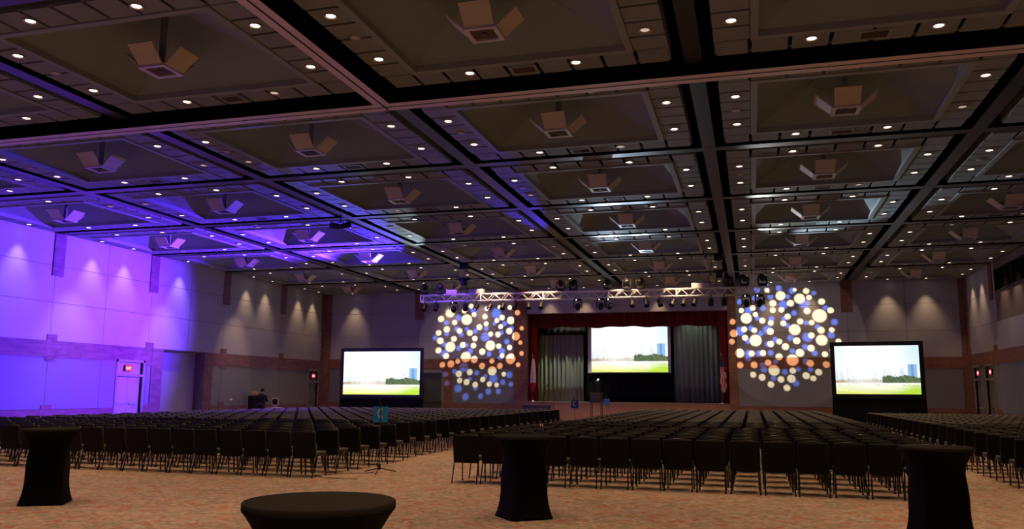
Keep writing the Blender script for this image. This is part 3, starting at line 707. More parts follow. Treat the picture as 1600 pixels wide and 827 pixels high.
def slide(u, v, bright):
    c = [1.08, 1.09, 1.10]
    c = mixc(c, [.62,.86,1.08], .8*smooth(.62,1.02,u)*smooth(.1,.9,v)); c = mixc(c, [.78,.94,1.08], .7*smooth(.30,.0,u)*smooth(.2,.9,v))
    haze = smooth(.30,.55,abs(u-.36)+.28)                            # the middle of the picture is washed out by the sun
    for (a,b,h) in BLD:
        hh = h
        if .76 < a < .77: hh = h-.05*abs((u-(a+b)/2)/(b-a))*4
        k = smooth(a-.004,a+.004,u)*smooth(b+.004,b-.004,u)*smooth(hh+.008,hh-.008,v)
        if k <= 0: continue
        if a > .85:
            f = (u-a)/(b-a); st = .55 if .36 < f < .62 else (.85 if f < .36 else .75)
            t_ = mixc([.22,.42,.72],[.10,.25,.55], 0 if st > .7 else 1); t_ = [x*(1+.25*hsh(int(v*60),int(f*6))) for x in t_]; k *= .92
        else:
            t_ = [.42+.25*hsh(int(u*210),int(v*70)),.60+.2*hsh(int(u*210),int(v*70)),.82]; k *= .30+.55*haze*(.6+.4*hsh(int(a*100)))
        c = mixc(c, t_, k)
    tr = .275+.035*vn(u*24,2)+.02*vn(u*70,3) if u < .56 else .265+.11*vn(u*11,5)+.03*vn(u*55,4)
    kt = smooth(tr+.012,tr-.012,v)*smooth(.222,.238,v)
    if kt > 0:
        n1 = vn(u*90+v*40,6)*.6+vn(u*160-v*110,7)*.4
        if u > .56: t_ = [.05+.13*n1,.09+.15*n1,.05+.06*n1]; kk = 1.0
        else:
            g_ = vn(u*13,9); t_ = mixc([.52,.42,.16],[.62,.36,.26], g_); t_ = mixc(t_, [.25,.28,.14], .6*smooth(.5,.75,n1)); kk = .35+.6*smooth(.30,.0,u)+.25*smooth(.25,.56,u)
        c = mixc(c, t_, kt*kk)
    if v < .232:
        far_ = smooth(.235,.16,v); lo_ = smooth(.17,.0,v)
        g_ = mixc([.80,.86,.14],[.50,.74,.06], smooth(.35,.95,u)); wsh = .35*smooth(.5,.0,abs(u-.45)*1.6)*(1-lo_)
        c = mixc([1.06,1.06,1.0], g_, min(1,.30*far_+.62*lo_+.45*smooth(.70,.95,u)*far_)*(1-wsh)); c = [x*(.92+.16*vn(u*16+v*70,8)) for x in c]
        if .17 < v < .228 and hsh(int(u*70), int(v*70)) > .90: c = mixc(c, [.40,.38,.36], .7)
    if bright < 1.15:
        for (r0,r1,u0,u1) in ((.865,.90,.20,.60),(.755,.79,.42,.58)):
            if r0 < v < r1 and u0 < u < u1 and hsh(int(u*170), int((v-r0)*140)) > .5: c = mixc(c, [.8,.83,.86], .8)
    return [max(0,x)*bright for x in c]
def screen_mesh(name, w, h, nx, ny, bright, parent=None):
    vs, fs, cols = [], [], []
    for j in range(ny):
        for i in range(nx):
            o = len(vs); x0, x1, z0, z1 = -w/2+w*i/nx, -w/2+w*(i+1)/nx, h*j/ny, h*(j+1)/ny
            vs += [(x0,0,z0),(x1,0,z0),(x1,0,z1),(x0,0,z1)]; fs.append((o,o+1,o+2,o+3)); cols += [slide((i+.5)/nx,(j+.5)/ny,bright)]*4
    me = bpy.data.meshes.new(name); me.from_pydata(vs, [], fs)
    at = me.color_attributes.new('slide', 'FLOAT_COLOR', 'CORNER')
    flat = [];  
    for c in cols: flat += [c[0],c[1],c[2],1]
    at.data.foreach_set('color', flat)
    m = bpy.data.materials.new(name+'_picture'); m.use_nodes = True; nt = m.node_tree; nt.nodes.clear()
    a = nt.nodes.new('ShaderNodeVertexColor'); a.layer_name = 'slide'; e = nt.nodes.new('ShaderNodeEmission'); o = nt.nodes.new('ShaderNodeOutputMaterial')
    nt.links.new(a.outputs['Color'], e.inputs['Color']); nt.links.new(e.outputs[0], o.inputs['Surface']); e.inputs['Strength'].default_value = 1
    m.cycles.emission_sampling = 'FRONT'
    me.materials.append(m); ob = bpy.data.objects.new(name, me); C.objects.link(ob)
    if parent: ob.parent = parent
    return ob
def fold_screen(label, loc, rz, w, h, z0, z1, bright):
    """free-standing framed screen: picture w x h, bottom edge z0, black border, skirt to the floor"""
    t = thing('projection_screen', label, 'screen', loc, rz)
    W2 = w/2; B = .19
    f = MB()
    for (a,b,c,d) in ((-W2-B,-W2,z0-B,z1+B),(W2,W2+B,z0-B,z1+B),(-W2,W2,z1,z1+B),(-W2,W2,z0-B,z0)): f.box(a,b,-.02,.06,c,d)
    f.build('frame', M['blackpaint'], t)
    p = screen_mesh('picture', w, z1-z0, 200, 112, bright, t); p.location = (0,-.004,z0)
    bk_ = MB(); bk_.box(-W2,W2,.004,.02,z0,z1); bk_.build('back_cloth', M['blackcloth'], t)
    s = MB(); nn = 90; vs = []
    for z in (z0-B, .02):
        for k in range(nn+1):
            x = -W2-B+(w+2*B)*k/nn; vs.append((x*(1.0 if z > .1 else 1.02), .02+.03*math.sin(k*1.7)*(0.3 if z > .1 else 1), z))
    s.add(vs, [(k,k+1,nn+1+k+1,nn+1+k) for k in range(nn)], 0, True); s.build('skirt', M['blackcloth'], t)
    for sx in (-1,1):
        l = MB(); l.tube([(sx*(W2+.05),.10,0),(sx*(W2+.05),.10,z1)], .025, 8); l.tube([(sx*(W2+.05),-.0,.02),(sx*(W2+.05),.8,.02)], .025, 8); l.build('leg', M['metal'], t)
fold_screen('black-framed projection screen left of the stage showing a city skyline', (-19.76,43,0), .0, 4.60, 0, 1.44, 3.81, 1.15)
fold_screen('black-framed projection screen right of the stage showing a city skyline', (5.55,42,0), -.16, 3.58, 0, 1.66, 3.88, 1.0)
# stage screen
t = thing('stage_screen', 'projection screen hanging at centre stage showing a city skyline', 'screen', (-7.0,50.2,0))
p = screen_mesh('picture', 4.56, 2.78, 200, 112, 1.1, t); p.location = (0,-.012,2.85)
f = MB(); f.box(-2.50,-2.28,-.02,.02,2.80,5.75); f.box(2.28,2.45,-.02,.02,2.80,5.75); f.box(-2.28,2.28,-.005,.02,2.80,5.75); f.build('border', M['borderlit'], t)
f = MB(); f.tube([(-2.5,0,2.79),(2.45,0,2.79)], .025, 8); f.build('bottom_bar', M['blackpaint'], t)

# ------------------------------------------------------------------ stage drapery
def drape(name, label, cat, x0, x1, y, z0, z1, m, amp=.07, wl=.32, flare=0, ztop=None, wavy=0):
    mb = MB(); n_ = int((x1-x0)/wl*8); rowsz = 5; vs = []
    for j in range(rowsz+1):
        for k in range(n_+1):
            x = x0+(x1-x0)*k/n_; z = z0+(z1-z0)*j/rowsz
            if j == 0 and wavy: z += wavy*math.sin(x*3.1)*math.sin(x*1.3)
            ph = 2*PI*(x-x0)/wl; am = amp*(.6+.4*hsh(int((x-x0)/wl)))
            xc = (x0+x1)/2; xx = xc+(x-xc)*(1+flare*(1-j/rowsz))
            vs.append((xx, y+am*math.sin(ph), z))
    w = n_+1; mb.add(vs, [(j*w+k, j*w+k+1, (j+1)*w+k+1, (j+1)*w+k) for j in range(rowsz) for k in range(n_)], 0, True)
    o = mb.build(name, m); so = o.modifiers.new('thickness','SOLIDIFY'); so.thickness = .012
    return tag(o, label, cat)
drape('stage_valance','dark red pleated valance across the top of the stage opening','curtain',OX0-.2,OX1+.2,SY+.55,5.40,6.55,M['valance'],.05,.25,wavy=.05)
drape('stage_leg_curtain','red side curtain at the left edge of the stage opening','curtain',OX0-.35,OX0+.42,SY+.9,OZ0+.02,6.6,M['redleg'],.06,.2)
drape('stage_leg_curtain','red side curtain at the right edge of the stage opening','curtain',OX1-.48,OX1+.35,SY+.9,OZ0+.02,6.6,M['redleg'],.06,.2)
drape('stage_curtain','pale grey-green pleated curtain on the left of the stage','curtain',-12.55,-9.75,50.1,OZ0+.02,5.9,M['curtain'],.08,.26)
drape('stage_curtain','dark grey-green pleated curtain on the right of the stage','curtain',-4.35,-1.35,50.1,OZ0+.02,6.4,M['curtain'],.08,.28)
drape('black_drape','black drape hanging below the stage screen','drape',-9.62,-4.40,50.32,OZ0+.02,2.95,M['blackcloth'],.04,.5,flare=.02)
drape('black_drape','black backdrop drape behind the stage screen','drape',-13.1,-.7,51.6,OZ0+.02,7.0,M['blackcloth'],.05,.5)
drape('curtain_border','black border drape hanging above the pale grey-green curtain','drape',-13.0,-9.5,49.6,5.05,6.9,M['blackcloth'],.04,.4)

# flags
def flag(label, loc, kind):
    t = thing('flag_on_pole', label, 'flag', loc, 0)
    b = MB(); b.lathe([(.17,0),(.17,.02),(.05,.06),(.02,.10)], 16); b.build('base', M['metal'], t)
    p = MB(); p.tube([(0,0,.05),(0,0,2.62)], .014, 8); p.build('pole', M['wood'], t)
    f = MB(); f.lathe([(.004,2.62),(.03,2.66),(.012,2.70),(.022,2.74),(.002,2.80)], 10); f.build('finial', M['metal'], t)
    c = MB(); n_ = 28; zs = [2.50,2.3,2.0,1.7,1.4,1.1,.85,.62]; vs = []
    for j,z in enumerate(zs):
        R_ = (.035,.07,.10,.125,.14,.14,.12,.07)[j]
        for k in range(n_):
            a = 2*PI*k/n_; r_ = R_*(1+.32*math.sin(a*5+j*.35)); vs.append((.05+r_*math.cos(a)+.02*j*.3*(1 if kind == 'us' else -1), -.02+r_*math.sin(a)*.8, z))
    mi = []
    for j in range(len(zs)-1):
        for k in range(n_):
            if kind == 'us': m_ = 2 if j < 3 and 6 < k < 20 and False else ((k//2+j) % 2)
            else: m_ = 0 if j < 5 else 1
            if kind == 'us' and j < 2: m_ = 2
            c.add([vs[j*n_+k],vs[(j+1)*n_+k],vs[(j+1)*n_+(k+1)%n_],vs[j*n_+(k+1)%n_]],[(0,1,2,3)],m_,True)
    c.build('cloth', [M['flagwhite'], M['flagred'], M['flagblue']], t)
M['flagwhite'] = mat('flag_white', (.80,.74,.64), .8); M['flagred'] = mat('flag_red', (.45,.03,.03), .8); M['flagblue'] = mat('flag_blue', (.03,.04,.14), .8)
flag('white flag with red lower edge on a pole at the left of the stage', (-12.38,47.98,OZ0), 'state')
flag('red and white striped flag on a pole at the right of the stage', (-1.60,47.98,OZ0), 'us')

# ------------------------------------------------------------------ lighting truss with fixtures
TY, TZ0, TZ1, TX0, TX1 = 37.145, 5.85, 6.17, -15.06, 1.08
t = thing('lighting_truss', 'silver box truss hanging in front of the stage, carrying stage lights', 'truss', ((TX0+TX1)/2, TY, TZ0))
xc = (TX0+TX1)/2
for yy in (-.16,.16):
    for zz in (0, TZ1-TZ0):
        m = MB(); m.tube([(TX0-xc,yy,zz),(TX1-xc,yy,zz)], .028, 8); m.build('chord', M['alu'], t)
m = MB(); k = 0; x = TX0
while x < TX1-.2:
    x2 = min(x+.33, TX1); a, b = (0, TZ1-TZ0) if k % 2 == 0 else (TZ1-TZ0, 0)
    for yy in (-.16,.16): m.tube([(x-xc,yy,a),(x2-xc,yy,b)], .012, 6)
    for zz in (0, TZ1-TZ0): m.tube([(x-xc,-.16 if k % 2 else .16,zz),(x2-xc,.16 if k % 2 else -.16,zz)], .012, 6)
    x = x2; k += 1
m.build('lacing', M['alu'], t)
for x in (TX0, TX0+3, TX0+6, TX0+9, TX0+12, TX0+15, TX1):
    m = MB()
    for (a,b,c,d) in ((-.19,.19,-.03,.02),(-.19,.19,TZ1-TZ0-.02,TZ1-TZ0+.03),(-.19,-.14,0,TZ1-TZ0),(.14,.19,0,TZ1-TZ0)): m.box(x-xc-.02,x-xc+.02,a,b,c,d)
    m.build('coupler_plate', M['alu'], t)

def make_par(lens):
    t = thing('par_can', 'x', 'stage light', (0,0,0), group='par cans along the truss')
    c = MB(); c.tube([(0,0,0),(0,0,-.06)], .018, 8); c.box(-.03,.03,-.03,.03,-.02,.03); c.build('clamp', M['blackpaint'], t)
    y = MB(); y.tube([(-.13,0,-.25),(-.13,0,-.09),(-.10,0,-.06),(.10,0,-.06),(.13,0,-.09),(.13,0,-.25)], .010, 6); y.build('yoke', M['blackpaint'], t)
    R_ = Matrix.Translation((0,0,-.25)) @ Matrix.Rotation(math.radians(-35), 4, 'X')
    b = MB(); b.lathe([(.045,.17),(.09,.14),(.105,.06),(.115,-.13),(.122,-.17),(.108,-.17),(.104,-.12)], 18, M=R_, cap=False); b.build('can', M['blackpaint'], t)
    l = MB(); l.lathe([(.001,-.115),(.104,-.120)], 18, M=R_, cap=False); l.build('lens', lens, t)
    reg(t); return t
def make_mover():
    t = thing('moving_head_light', 'x', 'stage light', (0,0,0), group='moving head lights on the truss')
    b = MB(); b.rbox(-.16,.16,-.13,.13,-.10,0,.015); b.build('base', M['blackpaint'], t)
    y = MB(); y.rbox(-.20,-.16,-.07,.07,-.42,-.08,.012); y.rbox(.16,.20,-.07,.07,-.42,-.08,.012); y.build('yoke', M['blackpaint'], t)
    R_ = Matrix.Translation((0,0,-.36)) @ Matrix.Rotation(math.radians(-60), 4, 'X')
    h = MB(); h.lathe([(.06,.20),(.12,.16),(.13,0),(.11,-.16),(.10,-.20)], 18, M=R_); h.build('head', M['blackpaint'], t)
    l = MB(); l.lathe([(.001,-.205),(.085,-.203)], 16, M=R_, cap=False); l.build('lens', M['glass'], t)
    l = MB(); l.lathe([(.022,-.01),(.022,.01)], 8, M=Matrix.Translation((-.06,-.142,-.06)) @ Matrix.Rotation(PI/2,4,'X')); l.build('status_light', M['lenswhite'], t)  # glowing disc stands in for a bright lens reflection
    reg(t); return t
PARX = [-14.85,-14.26,-12.81,-10.96,-10.38,-9.76,-9.15,-4.99,-4.36,-3.78,-3.22,-2.75,-2.28,-1.59,-1.03]
par = make_par(M['glass']); first = True
for k, x in enumerate(PARX):
    lab = 'black par can under the truss, %s counted from the left end' % word(k)
    if first: par.location = (x,TY-.16,TZ0-.03); par['label'] = lab; first = False
    else: dup(par, (x,TY-.16,TZ0-.03), random.uniform(-.5,.5), lab)
pp = make_par(M['lenspurple'])
for k,(x,lab) in enumerate(((-12.25,'left of two par cans glowing violet under the truss'),(-11.58,'right of two par cans glowing violet under the truss'))):
    if k == 0: pp.location = (x,TY-.16,TZ0-.03); pp['label'] = lab; pp.rotation_euler = (0,0,-.9)
    else: dup(pp, (x,TY-.16,TZ0-.03), -.9, lab)
mv = make_mover(); first = True
for k,(x,up) in enumerate([(-13.39,0),(-7.45,0),(-6.40,0),(-5.97,0),(-0.12,0),(0.43,0),(-14.87,1),(-14.08,1),(-8.25,1),(-7.66,1),(-6.09,1),(-5.23,1),(-4.61,1),(-0.84,1),(-0.18,1),(0.57,1)]):
    lab = 'black moving head light %s the truss, %s from the left of those %s' % ('standing on' if up else 'hung under', word(k-6 if up else k), 'above' if up else 'below')
    loc = (x,TY-.16,TZ1+.03) if up else (x,TY-.16,TZ0-.03); rot = (PI,0,random.uniform(-.6,.6)) if up else (0,0,random.uniform(-.5,.5))
    if first: mv.location = loc; mv.rotation_euler = rot; mv['label'] = lab; first = False
    else: dup(mv, loc, 0, lab, rot)
for x0,x1,lab in ((-13.78,-13.25,'long pale box on top of the truss, left of the left hoist'),(-12.65,-11.95,'pale box on top of the truss, right of the left hoist'),(-2.4,-1.66,'pale box on top of the truss beside the right hoist')):
    t = thing('dimmer_box', lab, 'equipment box', ((x0+x1)/2,TY,TZ1+.03), group='pale equipment boxes on the truss')
    w = (x1-x0)/2; b = MB(); b.rbox(-w,w,-.18,.18,0,.20,.015); b.build('case', M['white'], t)
    for s in (-1,1):
        h = MB(); h.tube([(s*(w+.0),-.06,.10),(s*(w+.03),-.06,.10),(s*(w+.03),.06,.10),(s*w,.06,.10)], .008, 6); h.build('handle', M['metal'], t)
def hoist(label, x):
    t = thing('chain_hoist', label, 'hoist', (x,TY,TZ1))
    b = MB(); b.rbox(-.14,.14,-.11,.11,.42,.78,.03); b.build('motor_body', M['blackpaint'], t)
    b = MB(); b.rbox(-.26,.26,-.10,.10,.66,.80,.04); b.build('motor_cover', M['blackpaint'], t)
    b = MB(); b.tube([(0,0,.78),(0,0,CE-TZ1-.15)], .012, 6); b.build('chain', M['steel'], t)
    b = MB(); b.tube([(-.12,0,.45),(-.17,0,.06)], .014, 6); b.tube([(.12,0,.45),(.17,0,.06)], .014, 6); b.build('sling', M['blackcloth'], t)
    b = MB(); b.rbox(-.19,.19,-.17,.17,CE-TZ1-.28,CE-TZ1-.012,.02); b.build('beam_clamp', M['blackpaint'], t)
    b = MB(); b.tube([(-.30,0,CE-TZ1-.2),(-.33,0,.95),(-.42,0,.5),(-.55,0,.26)], .012, 6); b.build('power_cable', M['blackpaint'], t)
hoist('black chain hoist holding the left part of the truss', -12.95)
hoist('black chain hoist holding the right part of the truss', -1.22)
t = thing('spotlight_pair', 'pair of black spotlights hanging from a ceiling beam crossing at left', 'stage light', (-13.36,25.4,CE-.012))
b = MB(); b.tube([(0,0,0),(0,0,-.30)], .022, 8); b.tube([(-.12,0,-.28),(.12,0,-.28)], .018, 8); b.build('hanger', M['blackpaint'], t)
for s in (-1,1):
    R_ = Matrix.Translation((s*.16,0,-.42)) @ Matrix.Rotation(s*math.radians(78), 4, 'Y')
    b = MB(); b.lathe([(.06,-.18),(.095,-.14),(.10,.05),(.12,.20),(.105,.20),(.10,.15)], 16, M=R_, cap=False); b.build('can', M['blackpaint'], t)
    b = MB(); b.lathe([(.001,.15),(.10,.152)], 16, M=R_, cap=False); b.build('lens', M['lenswhite'] if s < 0 else M['glass'], t)
    b = MB(); b.tube([(s*.10,0,-.28),(s*.16,0,-.42)], .012, 6); b.build('yoke', M['blackpaint'], t)

# ------------------------------------------------------------------ gear by the stage and by the left wall
t = thing('camera_riser', 'tall black equipment cart in the aisle before the stage', 'cart', (-8.0,44.6,0))
b = MB(); b.rbox(-.30,.30,-.25,.25,1.12,1.60,.01); b.build('cabinet', M['blackpaint'], t)
b = MB(); b.box(-.34,.34,-.29,.29,1.60,1.63); b.build('top', M['cartgrey'], t)
b = MB(); b.box(-.34,.34,-.29,.29,1.09,1.12); b.build('shelf', M['cartgrey'], t)
for sx in (-1,1):
    for sy in (-1,1):
        b = MB(); b.tube([(sx*.28,sy*.23,0),(sx*.28,sy*.23,1.09)], .022, 8); b.build('leg', M['blackpaint'], t)
t = thing('video_camera', 'small black video camera with white lamp on the tall black cart', 'camera', (-7.98,44.55,1.63))
for k in range(3):
    a = 2*PI*k/3+.5; b = MB(); b.tube([(.16*math.cos(a),.16*math.sin(a),.01),(.02*math.cos(a),.02*math.sin(a),.45)], .014, 6); b.build('leg', M['blackpaint'], t)
b = MB(); b.rbox(-.08,.08,-.16,.14,.46,.64,.02); b.tube([(0,0,.42),(0,0,.47)], .03, 8); b.build('body', M['blackpaint'], t)
b = MB(); b.lathe([(.055,0),(.05,.12),(.058,.14)], 14, M=Matrix.Translation((0,.14,.55)) @ Matrix.Rotation(-PI/2,4,'X')); b.build('lens', M['glass'], t)
b = MB(); b.lathe([(.035,0),(.035,.02)], 10, M=Matrix.Translation((.12,-.15,.70)) @ Matrix.Rotation(PI/2,4,'X')); b.tube([(.05,-.1,.63),(.12,-.13,.70)],.01,6); b.build('lamp', M['lenswhite'], t)

def wedge(label, x, y):
    t = thing('stage_monitor', label, 'speaker', (x,y,0))
    pr = [(-.25,0),(.25,0),(.25,.14),(-.02,.40),(-.25,.40)]; m = MB(); w = .33
    vs = [(w*s,p[0],p[1]) for s in (-1,1) for p in [(q_[0]*-1,q_[1]) for q_ in pr]]
    m.add(vs, [(0,1,2,3,4),(9,8,7,6,5)]+[(k,5+k,5+(k+1)%5,(k+1)%5) for k in range(5)]); m.build('cabinet', M['blackpaint'], t)
    return t
def boom(label, x, y, z, h, lean):
    t = thing('boom_stand', label, 'stand', (x,y,z))
    p = MB(); p.tube([(0,0,.05),(0,0,h*.62)], .012, 8); p.build('pole', M['blackpaint'], t)
    p = MB(); p.tube([(-lean*.35,0,h*.48),(lean,0,h)], .010, 8); p.build('boom_arm', M['blackpaint'], t)
    p = MB(); p.lathe([(.012,0),(.024,.06),(.028,.12),(.012,.17)], 10, M=Matrix.Translation((lean,0,h)) @ Matrix.Rotation(math.radians(30),4,'Y')); p.build('microphone', M['blackpaint'], t)
    for k in range(3):
        a = 2*PI*k/3+.4; l = MB(); l.tube([(0,0,.14),(.30*math.cos(a),.30*math.sin(a),.012)], .009, 6); l.build('leg', M['blackpaint'], t)
boom('tall black boom stand leaning right in front of the pale curtain', -11.42,46.6,0,1.92,.20)
boom('short black boom stand at the left end of the stage', -12.25,46.7,0,1.45,-.12)
boom('short black stand right of the tall boom stand before the stage', -10.85,46.7,0,1.20,.05)
# low black road case holding the gear in front of the stage
t = thing('road_case', 'long low black road case standing before the stage at left', 'case', (-11.55,45.7,0))
b = MB(); b.rbox(-.75,.75,-.30,.30,.12,.82,.02); b.build('body', M['blackpaint'], t)
b = MB(); b.rbox(-.76,.76,-.31,.31,.83,.95,.02); b.build('lid', M['blackpaint'], t)
for sx in (-1,1):
    for sy in (-1,1):
        b = MB(); b.lathe([(.045,-.015),(.05,0),(.045,.015)], 12, M=Matrix.Translation((sx*.62,sy*.22,.06)) @ Matrix.Rotation(PI/2,4,'X')); b.build('caster', M['steel'], t)

t = thing('equipment_rack', 'black rack of drawers with pale edges against the left wall', 'rack', (-25.50,39.75,0))
b = MB(); b.box(-.33,.33,-.30,.30,.10,.13); b.box(-.33,.33,-.30,.30,1.36,1.39); b.box(-.33,-.30,-.30,.30,.13,1.36); b.box(.30,.33,-.30,.30,.13,1.36); b.box(-.30,.30,.27,.30,.13,1.36); b.build('shell', M['plate'], t)
for k in range(5):
    b = MB(); b.rbox(-.295,.295,-.29,.26,.14+k*.244,.14+k*.244+.225,.008); d = b.build('drawer', M['blackpaint'], t)
    h = MB(); h.tube([(-.10,-.29,.25+k*.244),(-.10,-.315,.25+k*.244),(.10,-.315,.25+k*.244),(.10,-.29,.25+k*.244)], .008, 6); h.build('handle', M['steel'], d)
for sx in (-1,1):
    for sy in (-1,1):
        b = MB(); b.lathe([(.045,-.015),(.05,.0),(.045,.015)], 12, M=Matrix.Translation((sx*.26,sy*.22,.05)) @ Matrix.Rotation(PI/2,4,'X')); b.build('caster', M['steel'], t)
t = thing('tool_bag', 'small tan bag lying on top of the rack by the left wall', 'bag', (-25.55,39.7,1.39))
b = MB(); b.rbox(-.17,.17,-.10,.10,0,.16,.05); b.build('body', M['wood'], t)
b = MB(); b.tube([(-.09,0,.15),(-.07,0,.25),(.07,0,.25),(.09,0,.15)], .012, 6); b.build('handle', M['wood'], t)
t = thing('control_table', 'small pale metal table beside the person at the left wall', 'table', (-24.2,39.55,0))
b = MB(); b.rbox(-.32,.32,-.25,.25,.72,.75,.008); b.build('table_top', M['white'], t)
for sx in (-1,1):
    for sy in (-1,1):
        b = MB(); b.tube([(sx*.29,sy*.22,0),(sx*.29,sy*.22,.72)], .016, 8); b.build('leg', M['white'], t)
t = thing('monitor', 'small white-framed monitor on the pale table by the left wall', 'monitor', (-24.22,39.6,.75))
b = MB(); b.rbox(-.19,.19,-.03,.03,.10,.46,.01); b.build('case', M['white'], t)
b = MB(); b.box(-.16,.16,-.034,-.03,.14,.43); b.build('panel', M['glass'], t)
b = MB(); b.lathe([(.11,0),(.11,.015),(.025,.03),(.02,.12)], 14); b.build('stand', M['white'], t)
t = thing('clip_lamp_stand', 'thin stand with small lamp left of the rack at the left wall', 'lamp', (-25.55,37.55,0))
b = MB(); b.lathe([(.14,0),(.14,.02),(.02,.04)], 14); b.build('base', M['blackpaint'], t)
b = MB(); b.tube([(0,0,.03),(0,0,1.05)], .011, 8); b.build('pole', M['blackpaint'], t)
b = MB(); b.lathe([(.03,.08),(.05,.06),(.085,-.06),(.075,-.06)], 14, M=Matrix.Translation((.03,0,1.12)) @ Matrix.Rotation(math.radians(-60),4,'Y'), cap=False); b.build('lamp_shade', M['white'], t)

# person working at the rack, seen from behind
def person():
    V, E_, R_ = [], [], []
    def add(p, r, par=None):
        V.append(p); R_.append(r); i = len(V)-1
        if par is not None: E_.append((par, i))
        return i
    pel = add((0,0,.94), (.155,.115)); sp = add((0,.02,1.12), (.145,.105), pel); chst = add((0,.05,1.32), (.17,.115), sp)
    nk0 = add((0,.075,1.44), (.075,.07), chst); nk = add((0,.095,1.50), (.052,.055), nk0); hd = add((0,.125,1.57), (.078,.09), nk); hd2 = add((0,.135,1.645), (.072,.088), hd); add((0,.13,1.70), (.04,.05), hd2)
    for s in (-1,1):
        hip = add((s*.095,0,.88), (.088,.09), pel); kn = add((s*.11,.02,.48), (.058,.06), hip); an = add((s*.115,-.01,.09), (.040,.045), kn); add((s*.125,.13,.035), (.038,.028), an)
        sh_ = add((s*.185,.06,1.36), (.062,.06), chst); el = add((s*.245,.12,1.10), (.043,.043), sh_); wr = add((s*.20,.34,1.05), (.026,.03), el); pm = add((s*.185,.42,1.05), (.036,.018), wr)
        for k in range(4):
            kn_ = add((s*.185+(k-1.5)*.019,.47,1.045), (.009,.009), pm); add((s*.185+(k-1.5)*.021,.50-.006*abs(k-1),1.02), (.0075,.0075), kn_)
        th = add((s*.185-s*.035,.43,1.04), (.010,.010), pm); add((s*.185-s*.045,.46,1.025), (.008,.008), th)
    me = bpy.data.meshes.new('body'); me.from_pydata(V, E_, []); me.materials.append(M['skin'])
    o = bpy.data.objects.new('body', me); C.objects.link(o)
    sk = o.modifiers.new('skin','SKIN'); sk.use_smooth_shade = True
    for v, r in zip(me.skin_vertices[0].data, R_): v.radius = r
    me.skin_vertices[0].data[0].use_root = True
    ss = o.modifiers.new('sub','SUBSURF'); ss.levels = 1; ss.render_levels = 1
    return o
t = thing('person', 'person in black shirt and dark trousers working beside the rack, back to camera', 'person', (-24.85,39.25,0), .1)
bd = person(); bd.parent = t
sh_ = MB()
sh_.lathe([(.205,.86),(.20,1.0),(.19,1.15),(.205,1.30),(.185,1.40),(.10,1.465)], 24, M=Matrix.Translation((0,.035,0)) @ Matrix.Diagonal((1.05,.78,1,1)), cap=False)
for s in (-1,1): sh_.tube([(s*.17,.06,1.375),(s*.225,.085,1.24),(s*.25,.125,1.08),(s*.225,.24,1.07)], [.082,.072,.060,.048], 14)
sh_.build('shirt', M['shirt'], t)
tr = MB()
for s in (-1,1): tr.tube([(s*.075,0,.93),(s*.10,.005,.80),(s*.112,.02,.48),(s*.116,-.005,.10)], [.125,.115,.078,.065], 14)
tr.lathe([(.19,.84),(.185,.98)], 20, M=Matrix.Translation((0,.01,0)) @ Matrix.Diagonal((1,.75,1,1))); tr.build('trousers', M['trousers'], t)
for s in (-1,1):
    sh2 = MB(); sh2.rbox(s*.12-.05,s*.12+.05,-.08,.20,.0,.09,.03); sh2.build('shoe', M['blackpaint'], t)
hr = MB(); hr.lathe([(.098,-.045),(.106,.0),(.102,.05),(.08,.09),(.04,.112),(.002,.118)], 20, M=Matrix.Translation((0,.118,1.625)) @ Matrix.Rotation(.28,4,'X') @ Matrix.Diagonal((.92,1.08,1,1)), cap=False); hr.build('hair', M['hair'], t)

